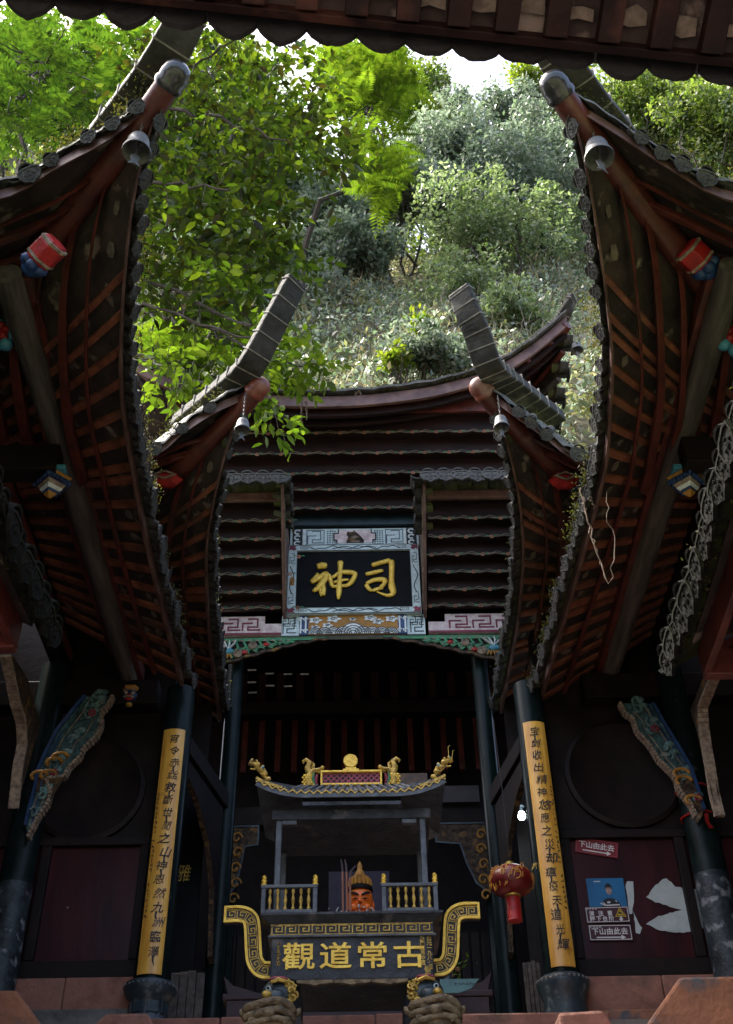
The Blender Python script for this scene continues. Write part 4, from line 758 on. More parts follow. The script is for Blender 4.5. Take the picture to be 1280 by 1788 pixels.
# ------------------------------------------------------------------ the flanking bays: columns, panels, round windows, struts
for s in (-1, 1):
    root = side[s]; xc = -1.93 if s < 0 else 1.91; xo = -3.36 if s < 0 else 3.50
    mb = MB(); mb.tube([(xc, 10.92, 3.45), (xc, 10.92, 5), (xc, 10.92, 6.6)], [.165, .16, .155], 24); build(mb, 'column', 'lacquer', root, smooth=True)
    mb = MB()
    if s < 0: mb.lathe([(.20, 2.99), (.21, 3.10), (.175, 3.14), (.17, 3.28), (.20, 3.31), (.235, 3.35), (.25, 3.40), (.235, 3.44), (.17, 3.46), (0, 3.47)], (xc, 10.92, 0), 8 if False else 24)
    else: mb.lathe([(.235, 2.99), (.24, 3.07), (.20, 3.09), (.195, 3.22), (.22, 3.30), (.245, 3.36), (.245, 3.41), (.20, 3.45), (0, 3.46)], (xc, 10.92, 0), 24)
    o = build(mb, 'column_base', 'stone_teal', root, smooth=True)
    mb = MB()
    for k in range(30): a = k*2*math.pi/30; mb.ball((xc+.242*math.cos(a), 10.92+.242*math.sin(a), 3.405), .014, 6, 4)
    build(mb, 'bead_ring', 'stone_grey', o, smooth=True)
    mb = MB()
    for k in range(8): a = k*math.pi/4+math.pi/8; d = Vector((math.cos(a), math.sin(a), 0)); mb.obox(Vector((xc, 10.92, 3.21))+d*.172, d, Vector((-d.y, d.x, 0)), EZV, .008, .055, .05)
    build(mb, 'base_panels', 'stone_teal', o, bevel=.006)
    mb = MB(); mb.tube([(xo, 10.9, 2.9), (xo, 10.9, 4.4)], [.175, .17], 20); build(mb, 'column_foot', 'lacquer_worn', root, smooth=True)
    mb = MB(); mb.tube([(xo, 10.9, 4.4), (xo, 10.9, 5.5), (xo, 10.9, 6.9)], [.168, .16, .155], 20); build(mb, 'column', 'lacquer', root, smooth=True)
    xi, xe = (xc+s*.1, xo+s*.9)
    zs, zp = (3.54, 3.25) if s < 0 else (3.48, 3.17)
    a, b_ = min(xi, xe), max(xi, xe)
    mb = MB(); mb.bx(a, b_, 11.06, 11.2, zs+.02, zs+.19); build(mb, 'sill_beam', 'dark_wood', root, bevel=.01)
    mb = MB(); mb.bx(a, b_, 11.12, 11.16, zs+.19, 4.88); build(mb, 'wall_panel', 'maroon', root)
    mb = MB(); mb.bx(a, b_, 11.05, 11.2, 4.88, 4.97); build(mb, 'rail', 'dark_wood', root, bevel=.008)
    for xx in (xc+s*.22, xo-s*.2): mb = MB(); mb.bx(xx-.05, xx+.05, 11.055, 11.19, zs+.192, 4.878); build(mb, 'stile', 'dark_wood', root, bevel=.008)
    mb = MB(); mb.bx(a, b_, 11.13, 11.17, 4.97, 6.75); build(mb, 'upper_panel', 'dark_wood', root)
    cx, cz, r = (-2.83, 5.52, .55) if s < 0 else (2.86, 5.62, .58); axx = (EXV, EZV, NYV)
    mb = MB(); mb.lathe([(r-.02, 0), (r+.045, 0), (r+.045, .05), (r, .07), (r-.02, .05)], (cx, 11.13, cz), 40, axx); win = build(mb, 'round_window', 'dark_wood', root, smooth=True)
    mb = MB(); mb.lathe([(0, 0), (r-.02, 0), (r-.02, .012), (0, .012)], (cx, 11.125, cz), 40, axx); build(mb, 'pane', 'black_board', win)
    mb = MB()
    for k in np.arange(-.45, .5, .09):
        h = math.sqrt(max(0, (r-.03)**2-k*k)); mb.bx(cx+k-.012, cx+k+.012, 11.09, 11.108, cz-h, cz+h); mb.bx(cx-h, cx+h, 11.10, 11.112, cz+k-.012, cz+k+.012)
    build(mb, 'lattice', 'dark_wood', win)
    mb = MB(); mb.bx(s*2.05, s*4.65, 11.18, 11.3, 6.7, 9.4); build(mb, 'gable_wall', 'dark_wood', root)
    # stone plinth under the panel
    L = [(a, a+.85), (a+.856, a+1.5), (a+1.506, b_)]
    for k, (u, v) in enumerate(L): mb = MB(); mb.bx(u, v, 11.02-.004*k, 11.3, zp, zs+.015); build(mb, 'plinth_stone', 'stone', root, bevel=.012)
    mb = MB(); mb.bx(a, b_, 10.93, 11.015, 2.995, zp-.004); build(mb, 'plinth_step', 'stone_grey' if s < 0 else 'stone_orange', root, bevel=.012)
    # carved strut in the facade plane
    P = lambda px, py: (lambda v: (v.x, v.z))(PY(px, py, 10.62))
    if s < 0:
        edge = [(197, 1213), (190, 1228), (176, 1243), (178, 1262), (168, 1285), (145, 1305), (140, 1320), (120, 1338), (112, 1355), (80, 1358), (88, 1380), (84, 1400), (66, 1425), (54, 1448), (48, 1462)]; inner = [(44, 1440), (50, 1412), (60, 1375), (66, 1342), (78, 1315), (98, 1275), (135, 1228), (147, 1213)]
    else:
        edge = [(1082, 1225), (1092, 1245), (1105, 1252), (1112, 1275), (1134, 1298), (1150, 1325), (1178, 1352), (1186, 1378), (1205, 1400), (1216, 1424), (1224, 1430)]; inner = [(1230, 1412), (1222, 1385), (1207, 1340), (1190, 1310), (1165, 1270), (1140, 1226)]
    pts = [P(*p) for p in edge+inner]
    if s > 0: pts = pts[::-1]
    mb = MB(); mb.prism(pts, (Vector((0, 10.72, 0)), EXV, EZV, NYV), .07); o = build(mb, 'carved_strut', 'teal', root)
    E_ = [P(*p) for p in edge]; mb = MB(); rr = random.Random(5)
    for (u0, v0), (u1, v1) in zip(E_, E_[1:]):
        n = max(1, int(math.hypot(u1-u0, v1-v0)/.036))
        for k in range(n): t = (k+.5)/n; d = unit((u1-u0, 0, v1-v0)); mb.obox((u0+(u1-u0)*t, 10.66, v0+(v1-v0)*t), d, Vector((0, 1, 0)), d.cross(Vector((0, 1, 0))), .015, .05, .012+.006*random.random())
    build(mb, 'scalloped_edge', 'cream', o)
    mb = MB(); mb.ribbon([P(*p) for p in inner], front(10.65), .035, .03); mb.ribbon([P(*p) for p in (inner[2:] if s > 0 else inner[:-2])], (Vector((s*-.06, 10.65, 0)), EXV, EZV, NYV), .012, .02); build(mb, 'blue_border', 'blue', o)
    mid = [((a0+b0)/2, (a1+b1)/2) for (a0, a1), (b0, b1) in zip(E_[::1], [P(*inner[::-1][min(len(inner)-1, int(k*len(inner)/len(edge)))]) for k in range(len(edge))])]
    mb = MB(); fs = front(10.648)
    for f in (.30, .72): mb.ribbon([(a0+(b0-a0)*f, a1+(b1-a1)*f+.012*math.sin(k*2.1+f*9)) for k, ((a0, a1), (b0, b1)) in enumerate(zip(E_, [(2*m0-e0, 2*m1-e1) for (m0, m1), (e0, e1) in zip(mid, E_)]))][1:-2], fs, .006, .012)
    build(mb, 'pale_outlines', 'cream', o)
    k0 = min(8, len(mid)-4); mb = MB(); quad = [E_[k0], E_[k0+3], (2*mid[k0+3][0]-E_[k0+3][0], 2*mid[k0+3][1]-E_[k0+3][1]), (2*mid[k0][0]-E_[k0][0], 2*mid[k0][1]-E_[k0][1])]
    ar = sum(p[0]*q_[1]-q_[0]*p[1] for p, q_ in zip(quad, quad[1:]+quad[:1])); mb.prism(quad if ar > 0 else quad[::-1], front(10.652), .018); build(mb, 'bronze_leaf_panel', 'carved', o)
    mb = MB(); mg = MB(); mr = MB()
    for k, (u, v) in enumerate(mid[:-2]):
        c = Vector((u, 10.635, v)); rr = .055+.02*(k % 2); mb.tube([c+Vector((rr*math.cos(t)*(1-t/10), -.01, rr*1.3*math.sin(t)*(1-t/10))) for t in np.linspace(k, k+6.3, 14)], .016, 6)
        mb.ball(c+Vector((.05, 0, .04)), (.05, .02, .035), 8, 5)
        if k in (6, 7, 8, 9): mg.tube([c+Vector((.08*math.cos(t)-.02, -.02, .05*math.sin(t)-.03)) for t in np.linspace(0, 4, 9)], .018, 6)
        if k in (3, 8): [mr.ball(c+Vector((.03*math.cos(j*1.26)+.03, -.025, .03*math.sin(j*1.26))), (.02, .012, .02), 6, 4) for j in range(5)]
    build(mb, 'relief_carving', 'teal_light', o, smooth=True); build(mg, 'gold_relief', 'ochre', o, smooth=True); build(mr, 'red_flowers', 'crimson', o, smooth=True)
    # second strut, reaching toward the court at the outer column
    pl = [PX(*p, xo) for p in (((4, 1145), (12, 1180), (22, 1230), (32, 1262), (34, 1300), (26, 1340), (22, 1380), (18, 1412), (60, 1268), (40, 1190), (15, 1148)) if s < 0 else ((1262, 1165), (1248, 1195), (1232, 1235), (1234, 1270), (1240, 1310), (1246, 1345), (1252, 1385), (1262, 1425), (1225, 1270), (1215, 1240), (1240, 1180)))]
    mb = MB(); pp = [(p.y, p.z) for p in pl]; mb.prism(pp, (Vector((xo, 0, 0)), Vector((0, 1, 0)), EZV, Vector((-s, 0, 0))), .06); o = build(mb, 'carved_strut', 'carved', root)
    mb = MB()
    for (u0, v0), (u1, v1) in zip(pp[:8], pp[1:8]):
        n = max(1, int(math.hypot(u1-u0, v1-v0)/.04))
        for k in range(n): t = (k+.5)/n; d = unit((0, u1-u0, v1-v0)); mb.obox((xo-s*.03, u0+(u1-u0)*t, v0+(v1-v0)*t), d, EXV, d.cross(EXV), .022, .05, .014+.007*random.random())
    build(mb, 'scalloped_edge', 'cream', o)

# ------------------------------------------------------------------ name board
nb = thing('name_board', 'black name board with two gold characters in a painted white frame under the wave boards', 'name board', (0, 12.3, 8.7))
mb = MB(); mb.bx(-.80, .78, 12.30, 12.38, 8.80, 9.76); build(mb, 'board', 'black_board', nb)
Z0, Z1, X0, X1 = 8.715, 9.865, -.905, .885
mb = MB(); mb.bx(X0, X1, 12.275, 12.37, Z1-.105, Z1); mb.bx(X0, X1, 12.275, 12.37, Z0, Z0+.10); mb.bx(X0, X0+.12, 12.278, 12.37, Z0+.10, Z1-.105); mb.bx(X1-.12, X1, 12.278, 12.37, Z0+.10, Z1-.105)
fo = build(mb, 'frame', 'pale_teal', nb, bevel=.004)
ink = MB(); f2 = front(12.275)
for zz in (Z0+.05, Z1-.052):
    ink.ribbon([(x, zz+.022*math.sin(x*16)+.010*math.sin(x*37)) for x in np.linspace(-.62, .62, 60)], f2, .012, .003)
    ink.ribbon([(x, zz-.02*math.sin(x*19+1)) for x in np.linspace(-.3, .3, 30)], f2, .012, .003)
    for a, b_ in ((-.74, -.62), (.60, .72)):
        for l in key_fret(a, b_, zz-.03, zz+.03, .06): ink.ribbon(l, f2, .006, .003)
for xx in (X0+.06, X1-.06):
    ink.ribbon([(xx+.026*math.sin(z*17), z) for z in np.linspace(9.05, 9.5, 40)], f2, .012, .003)
    for a, b_ in ((Z0+.14, Z0+.34), (Z1-.34, Z1-.14)):
        for l in step_fret(xx-.04, xx+.04, a, b_, .08): ink.ribbon(l, f2, .007, .003)
for q4 in ([(X0+.004, Z0+.004), (X1-.004, Z0+.004), (X1-.004, Z1-.004), (X0+.004, Z1-.004)], [(X0+.125, Z0+.095), (X1-.125, Z0+.095), (X1-.125, Z1-.10), (X0+.125, Z1-.10)]): ink.ribbon(q4, f2, .008, .003, True)
build(ink, 'ink_pattern', 'ink', fo)
mb = MB()
for xx, zz, sx, sz in ((X0+.015, Z0+.015, 1, 1), (X1-.015, Z0+.015, -1, 1), (X0+.015, Z1-.015, 1, -1), (X1-.015, Z1-.015, -1, -1)):
    mb.prism([(xx, zz), (xx+sx*.10, zz), (xx+sx*.075, zz+sz*.025), (xx+sx*.10, zz+sz*.06), (xx+sx*.06, zz+sz*.085), (xx+sx*.025, zz+sz*.06), (xx, zz+sz*.085)][::sx*sz], (Vector((0, 12.274, 0)), EXV, EZV, NYV), .004)
build(mb, 'corner_flowers', 'crimson', fo)
mb = MB(); mb.prism([(X0+.03, 9.18), (X0+.095, 9.18), (X0+.10, 9.28), (X0+.06, 9.33), (X0+.03, 9.28)], front(12.276), .004); build(mb, 'gold_motif', 'ochre', fo)
def brush(name, strokes, fr, k, org, m, parent, flat=.55):   # strokes: (x, y, radius) in drawing units, y down
    mb = MB(); o, ex, ey, n = fr
    for i, st in enumerate(strokes):
        pts = [o+ex*((x-org[0])*k)+ey*((org[1]-y)*k)+n*(.012+.0015*(i % 5)) for x, y, r in st]; P = smoothpath(pts, 5*len(st)); rr = np.interp(np.linspace(0, 1, len(P)), np.linspace(0, 1, len(st)), [r*k for x, y, r in st])
        rr[0] *= .6; rr[-1] *= .55; mb.tube(P, list(rr), 10, True, flat, n)
    return build(mb, name, m, parent, smooth='all')
SHEN = [[(350, 408, 26), (392, 398, 34), (432, 398, 26)], [(362, 470, 12), (345, 505, 17), (312, 560, 22)], [(308, 566, 20), (365, 520, 23), (426, 478, 24), (405, 550, 27), (362, 615, 26), (322, 648, 16)], [(398, 560, 18), (404, 635, 22), (398, 690, 22)], [(380, 610, 10), (384, 660, 14), (392, 695, 10)],
        [(446, 478, 13), (460, 540, 18), (472, 603, 14)], [(468, 520, 13), (535, 470, 20), (612, 468, 23), (652, 488, 19), (612, 575, 22), (562, 606, 14)], [(482, 562, 12), (545, 545, 15), (602, 536, 10)], [(466, 606, 13), (535, 600, 17), (592, 594, 13)], [(535, 356, 27), (535, 430, 20), (530, 540, 18), (525, 640, 21), (522, 705, 24), (521, 728, 10)]]
SI = [[(780, 402, 22), (850, 378, 22), (932, 352, 24)], [(938, 352, 24), (940, 420, 23), (934, 520, 22), (934, 610, 22), (942, 672, 30), (905, 695, 22), (860, 680, 13), (815, 656, 6)], [(732, 490, 18), (795, 474, 20), (872, 452, 17)], [(734, 586, 19), (757, 632, 18), (782, 652, 13)], [(734, 582, 16), (800, 548, 20), (878, 545, 23), (872, 590, 19), (842, 622, 17)], [(782, 648, 15), (830, 628, 17), (868, 622, 12)]]
kk = 1.58/912.0; fr = (Vector((-.01, 12.30, 9.275)), EXV, EZV, NYV)
brush('gold_character', SHEN, fr, kk, (640, 535), 'gold', nb); brush('gold_character', SI, fr, kk, (640, 535), 'gold', nb)

for o in list(hall.children):
    if o.name.split('.')[0] in ('painted_frieze', 'fret_frieze', 'arch_bracket'): o.location.z -= .12
nb.location.z -= .145
# ------------------------------------------------------------------ couplet boards on the inner columns
def couplet(xc, label, chars, z_top, z_bot, jit, side_):
    root = thing('couplet_board', label, 'couplet board', (xc, 10.7, z_bot), 'couplet boards on the inner columns'); r = .185; hw = .66; n = 12
    mb = MB(); rows = [[Vector((xc+r*math.sin(a), 10.92-r*math.cos(a), z)) for a in np.linspace(-hw, hw, n)] for z in np.linspace(z_bot, z_top, 12)]
    mb.slab(rows, (0, .018, 0)); build(mb, 'board', 'couplet', root, smooth='all')
    N = len(chars); zz = np.linspace(z_top-.13, z_bot+.19, N); rr = random.Random(len(chars)+side_)
    for i, c in enumerate(chars):
        a = rr.uniform(-.10, .10)+jit; o = Vector((xc+(r+.003)*math.sin(a), 10.92-(r+.003)*math.cos(a), zz[i])); ex = Vector((math.cos(a), math.sin(a), 0)); nn = Vector((math.sin(a), -math.cos(a), 0)); t = rr.uniform(-.08, .08)
        text_mesh(c, 'character', 'ink', (o, ex*math.cos(t)+EZV*math.sin(t), EZV*math.cos(t)-ex*math.sin(t), nn), rr.uniform(.100, .124), root, .002, rr.uniform(-.0005, .0018), rr.uniform(.85, 1.15), rr.uniform(.05, .3))
        if rr.random() < .4:     # long brush tails
            p = [(0.0, -.03, .010), (rr.uniform(-.01, .01), -.08, .008), (rr.uniform(-.02, .02), -.12, .002)]; mb = MB()
            mb.tube([o+ex*x+EZV*z+nn*.002 for x, z, q in p], [q for x, z, q in p], 6, True, .2, nn); build(mb, 'brush_tail', 'ink', root)
    a = -.5*side_; mb = MB()        # faint signature strokes down the margin
    for k in range(26):
        z = z_top-.75-k*.05
        if k in (9, 17, 18): continue
        o = Vector((xc+(r+.003)*math.sin(a), 10.92-(r+.003)*math.cos(a), z)); ex = Vector((math.cos(a), math.sin(a), 0)); nn = Vector((math.sin(a), -math.cos(a), 0))
        for j in range(3): mb.tube([o+ex*rr.uniform(-.018, .018)+EZV*rr.uniform(-.018, .018)+nn*.001 for _ in range(2)], .0032, 4)
    build(mb, 'signature', 'ink', root)
    return root
couplet(-1.93, 'yellow couplet board on the left column beginning with 宵令', '宵令赤丝救斷世間之山神恩然九洲臨澤', 6.03, 3.49, .10, 1)
couplet(1.91, 'yellow couplet board on the right column ending in 天道光輝', '宝剑收出精神悠應之災却瘟疫天道光輝', 6.06, 3.50, -.05, -1)

# ------------------------------------------------------------------ incense burner
BX = -.025; YF = 8.0
bn = thing('incense_burner', 'large black iron incense burner with gold trim, roof and lion feet on the terrace', 'incense burner', (BX, 8.35, 2.0))
def bbox(name, x0, x1, y0, y1, z0, z1, m, par=bn, bv=.006): mb = MB(); mb.bx(BX+x0, BX+x1, y0, y1, z0, z1); return build(mb, name, m, par, bevel=bv)
body = bbox('body', -.565, .565, YF, 8.72, 2.535, 2.835, 'burner', bv=.012)
bbox('fret_band', -.575, .575, YF-.012, 8.74, 2.842, 2.918, 'burner', bv=.003)
bbox('moulding', -.59, .59, YF-.022, 8.76, 2.826, 2.842, 'burner_roof', bv=.004)
mb = MB(); mb.add([Vector((BX+a*(.58+.06*t), YF-.01-.05*t if b < 0 else 8.74+.05*t, 2.918+.048*t)) for t in (0, 1) for a, b in ((-1, -1), (1, -1), (1, 1), (-1, 1))], [(3, 2, 1, 0), (4, 5, 6, 7), (0, 1, 5, 4), (1, 2, 6, 5), (2, 3, 7, 6), (3, 0, 4, 7)]); mb.bx(BX-.645, BX+.645, YF-.065, 8.8, 2.966, 2.986); build(mb, 'rim', 'burner', bn, bevel=.004)
mb = MB(); fb = front(YF-.012)
for i, l in enumerate(key_fret(BX-.565, BX+.565, 2.852, 2.908, .094)): mb.ribbon(l, fb, .0085, .006)
for zz in (2.846, 2.914): mb.ribbon([(BX-.572, zz), (BX+.572, zz)], fb, .006, .006)
build(mb, 'gold_fret', 'gold_dull', bn)
for i, ch in enumerate('觀道常古'):
    text_mesh(ch, 'gold_character', 'gold', (Vector((BX-.37+.255*i, YF-.002, 2.685)), EXV, EZV, NYV), .19, body, .008, .0025, 1.22)
for col, xx, sz in (('公元一九八七年', .538, .036), ('農曆五月中夏', .490, .036)):
    for k, ch in enumerate(col): text_mesh(ch, 'inscription', 'gold_dull', (Vector((BX+xx, YF-.002, 2.808-.0335*k)), EXV, EZV, NYV), sz, body, .003, .001)
for k, ch in enumerate('敬立'): text_mesh(ch, 'inscription', 'gold_dull', (Vector((BX+.518, YF-.002, 2.597-.038*k)), EXV, EZV, NYV), .042, body, .003, .001)
mb = MB(); rr = random.Random(5)
for k in range(8):
    for j in range(4): mb.tube([(BX-.51+rr.uniform(-.012, .012), YF-.003, 2.79-.021*k+rr.uniform(-.009, .009)) for _ in range(2)], .0026, 4)
build(mb, 'worn_inscription', 'gold_dull', body)
for i in range(3):
    x0 = -.38+i*.255; mb = MB(); zz = lambda u: 2.530-.026+.012*abs(math.cos(u*math.pi))
    us = np.linspace(0, 1, 19); mb.prism([(BX+x0+.25*u, 2.53-.022*(.55+.45*math.sin(math.pi*u)) - (.006 if abs(u-.5) < .06 else 0)) for u in us]+[(BX+x0+.25, 2.536), (BX+x0, 2.536)], (Vector((0, YF+.03, 0)), EXV, EZV, NYV), .045); build(mb, 'scalloped_apron', 'lion', bn)
# railings
for a, b_ in ((-.645, -.245), (.215, .615)):
    mb = MB()
    for xx in (a, b_-.032): mb.bx(BX+xx, BX+xx+.032, YF-.055, YF-.02, 2.986, 3.165)
    mb.bx(BX+a-.004, BX+b_+.004, YF-.058, YF-.017, 3.166, 3.19); mb.bx(BX+a+.033, BX+b_-.033, YF-.052, YF-.022, 2.988, 3.012)
    ro = build(mb, 'railing', 'burner_roof', bn, bevel=.004)
    for k in range(6):
        xx = BX+a+.062+k*(b_-a-.124)/5; mb = MB(); mb.lathe([(.0, 3.012), (.012, 3.014), (.013, 3.028), (.006, 3.04), (.011, 3.06), (.014, 3.082), (.011, 3.10), (.006, 3.122), (.012, 3.134), (.013, 3.15), (.008, 3.165), (0, 3.166)], (xx, YF-.037, 0), 8); build(mb, 'baluster', 'gold_dull', ro, smooth=True)
    for xx in (a+.016, b_-.016):
        mb = MB(); mb.lathe([(0, 3.19), (.022, 3.19), (.022, 3.20), (.014, 3.205), (.020, 3.225), (.012, 3.24), (.018, 3.252), (.006, 3.266), (0, 3.267)], (BX+xx, YF-.037, 0), 10); mb.ball((BX+xx+.006, YF-.05, 3.236), (.012, .01, .012), 6, 4); build(mb, 'lion_finial', 'gold', ro, smooth=True)
# canopy
for xx in (-.565, .535):
    for yy in (YF+.06, 8.66): bbox('post', xx-.022 if xx > 0 else xx, xx+.022 if xx > 0 else xx+.044, yy-.022, yy+.022, 2.986, 3.80, 'burner_roof')
bbox('lintel', -.60, .60, YF+.02, 8.70, 3.72, 3.80, 'burner')
for a, b_ in ((-.52, -.41), (.38, .49)): bbox('corbel', a, b_, YF+.03, YF+.08, 3.685, 3.719, 'burner_roof')
ex_, yy0, yy1 = .66, YF-.12, 8.86
def eave_z(u): return 3.852+.105*max(0, (abs(u)-.45)/.55)**2.2
rows = []; U = np.linspace(-1, 1, 41)
edge = [Vector((BX+u*.715, yy0, eave_z(u))) for u in U]
mb = MB(); mb.slab([[p, Vector((BX+u*.56, yy0+.22, 3.93+.02*abs(u))), Vector((BX+u*.40, yy0+.40, 4.085))] for p, u in zip(edge, U)], (0, 0, .03)); mb.slab([[Vector((BX+u*.40, 8.55, 4.085)), Vector((BX+u*.715, yy1, eave_z(u)))] for u in U], (0, 0, .03))
for sg in (-1, 1): mb.slab([[Vector((BX+sg*.715, y, eave_z(1))), Vector((BX+sg*.40, min(8.55, max(yy0+.40, y)), 4.085))] for y in np.linspace(yy0, yy1, 9)], (0, 0, .03))
roof = build(mb, 'canopy_roof', 'burner_roof', bn)
mb = MB()
for u in np.linspace(-.96, .96, 15): mb.tube([(BX+u*.66, yy0+.01, eave_z(u)+.03), (BX+u*.54, yy0+.22, 3.965+.02*abs(u)), (BX+u*.40, yy0+.40, 4.12)], .017, 8)
build(mb, 'tile_ribs', 'burner_roof', roof, smooth=True)
mb = MB(); zz = []
for i, u in enumerate(np.linspace(-1, 1, 47)): zz.append((BX+u*.717, eave_z(u)+.002+(.028 if i % 2 else 0)))
mb.ribbon(zz, front(yy0-.002), .010, .012); mb.ribbon([(BX+u*.717, eave_z(u)+.036) for u in np.linspace(-1, -.72, 8)], front(yy0), .02, .012); mb.ribbon([(BX+u*.717, eave_z(u)+.036) for u in np.linspace(.72, 1, 8)], front(yy0), .02, .012); build(mb, 'gold_zigzag', 'gold_dull', roof)
mb = MB()
for p, q_ in zip(edge, edge[1:]): mb.beam(p+Vector((0, -.004, -.012)), q_+Vector((0, -.004, -.012)), .012, .03)
build(mb, 'eave_edge', 'burner_roof', roof)
# ridge box with lattice, sun disc, ridge fish, corner dragons
ry = 8.28
fr_ = MB(); z0, z1 = 4.118, 4.245; x0, x1 = -.245, .245
fr_.bx(BX+x0, BX+x1, ry-.02, ry+.06, z0, z0+.016); fr_.bx(BX+x0, BX+x1, ry-.02, ry+.06, z1-.016, z1); fr_.bx(BX+x0, BX+x0+.016, ry-.019, ry+.06, z0+.017, z1-.017); fr_.bx(BX+x1-.016, BX+x1, ry-.019, ry+.06, z0+.017, z1-.017); rb = build(fr_, 'ridge_box', 'gold', bn, bevel=.003)
mb = MB(); mb.bx(BX+x0+.017, BX+x1-.017, ry+.01, ry+.03, z0+.017, z1-.017); build(mb, 'lattice_back', 'wine', rb)
mb = MB()
for k in range(-3, 13):
    for sg in (1, -1):
        a = x0+.017+k*.0456; pts = []
        for t in (0, 1): pts.append((a+t*.093 if sg > 0 else a+.093-t*.093, z0+.017+t*.093))
        (ax_, az), (bx_, bz) = pts
        lo, hi = x0+.017, x1-.017
        def clip(px, pz, qx, qz):
            if px == qx: return None
            t0, t1 = 0, 1
            for lim, sgn in ((lo, 1), (hi, -1)):
                f0, f1 = sgn*(px-lim), sgn*(qx-lim)
                if f0 < 0 and f1 < 0: return None
                if f0 < 0: t0 = max(t0, f0/(f0-f1))
                if f1 < 0: t1 = min(t1, f0/(f0-f1))
            return ((px+(qx-px)*t0, pz+(qz-pz)*t0), (px+(qx-px)*t1, pz+(qz-pz)*t1)) if t1 > t0+.05 else None
        c = clip(ax_, az, bx_, bz)
        if c: mb.ribbon([(BX+c[0][0], c[0][1]), (BX+c[1][0], c[1][1])], (Vector((0, ry+.009-(.003 if sg > 0 else 0), 0)), EXV, EZV, NYV), .012, .006)
build(mb, 'lattice', 'pink_red', rb)
axx = (EXV, EZV, NYV); mb = MB(); mb.lathe([(.040, 0), (.056, 0), (.058, .012), (.056, .03), (.042, .03)], (BX-.005, ry+.02, 4.335), 28, axx); mb.bx(BX-.065, BX+.06, ry-.01, ry+.05, 4.246, 4.262); mb.bx(BX-.045, BX+.04, ry-.006, ry+.046, 4.2625, 4.278); sdisc = build(mb, 'sun_disc', 'gold', bn, smooth=True)
mb = MB(); mb.lathe([(0, 0), (.042, 0), (.042, .02), (0, .022)], (BX-.005, ry+.02, 4.335), 24, axx); build(mb, 'disc_face', 'red', sdisc)
for sg in (-1, 1):
    X = lambda u: BX+sg*u; mb = MB()
    mb.tube([(X(.335), ry+.02, 4.115), (X(.345), ry+.02, 4.17), (X(.33), ry+.02, 4.225), (X(.30), ry+.02, 4.262), (X(.265), ry+.02, 4.268), (X(.235), ry+.02, 4.285)], [.055, .052, .042, .032, .024, .016], 10, flat=.7)
    mb.tube([(X(.335), ry+.02, 4.24), (X(.352), ry+.02, 4.29), (X(.335), ry+.02, 4.335), (X(.365), ry+.02, 4.36), (X(.39), ry+.02, 4.345), (X(.382), ry+.02, 4.325)], [.03, .026, .024, .018, .012, .006], 8)
    mb.tube([(X(.31), ry+.02, 4.285), (X(.30), ry+.02, 4.32), (X(.32), ry+.02, 4.34)], [.014, .01, .004], 6); mb.ball((X(.232), ry+.02, 4.288), .017); mb.ball((X(.262), ry+.02, 4.245), (.02, .018, .008))
    fo = build(mb, 'ridge_fish', 'gold_dull', bn, smooth=True)
    mb = MB()
    for i in range(5):
        for j in range(4): mb.ball((X(.30+.024*j+(i % 2)*.012), ry-.018, 4.125+.02*i), (.011, .006, .010), 6, 4)
    build(mb, 'scales', 'gold', fo, smooth=True)
    mb = MB(); mb.tube([(X(.275), ry, 4.125), (X(.285), ry-.005, 4.17), (X(.27), ry-.01, 4.215)], [.014, .02, .008], 8); build(mb, 'belly_fin', 'crimson', fo, smooth=True)
    mb = MB(); mb.tube([(X(.292), ry-.012, 4.125), (X(.305), ry-.018, 4.18), (X(.295), ry-.02, 4.225)], [.010, .013, .005], 8); build(mb, 'green_fin', 'green', fo, smooth=True)
    P3 = smoothpath([(X(.62), yy0+.02, 3.975), (X(.655), yy0+.01, 4.01), (X(.66), yy0, 4.055), (X(.70), yy0-.005, 4.06), (X(.72), yy0-.01, 4.10), (X(.755), yy0-.012, 4.11), (X(.765), yy0-.01, 4.14)], 22)
    mb = MB(); mb.tube(P3, [.022+.008*math.sin(k*1.4) for k in range(20)]+[.014, .006], 8)
    for k in range(3, 20, 3): mb.ball(P3[k]+Vector((.0, -.012, .022)), (.012, .012, .016), 6, 4)
    mb.tube([P3[8], P3[8]+Vector((sg*.0, -.01, -.03)), P3[8]+Vector((sg*.03, -.02, -.035))], .007, 5); mb.tube([P3[14], P3[14]+Vector((sg*.02, -.01, -.03)), P3[14]+Vector((sg*.05, -.02, -.03))], .007, 5); do = build(mb, 'corner_dragon', 'gold_dull', bn, smooth=True)
    mb = MB(); mb.ball(P3[-3]+Vector((0, -.012, .012)), .010); mb.ball(P3[9]+Vector((0, -.02, .01)), .012); build(mb, 'dragon_jewels', 'sky_blue', do, smooth=True)
    if sg > 0: mb = MB(); mb.tube([P3[-4], P3[-4]+Vector((0, 0, .12)), P3[-4]+Vector((.015, 0, .13))], .0025, 5); mb.tube([P3[-4]+Vector((.02, 0, 0)), P3[-4]+Vector((.035, 0, .09)), P3[-4]+Vector((.045, 0, .085))], .0025, 5); build(mb, 'whisker_wires', 'brass', do)
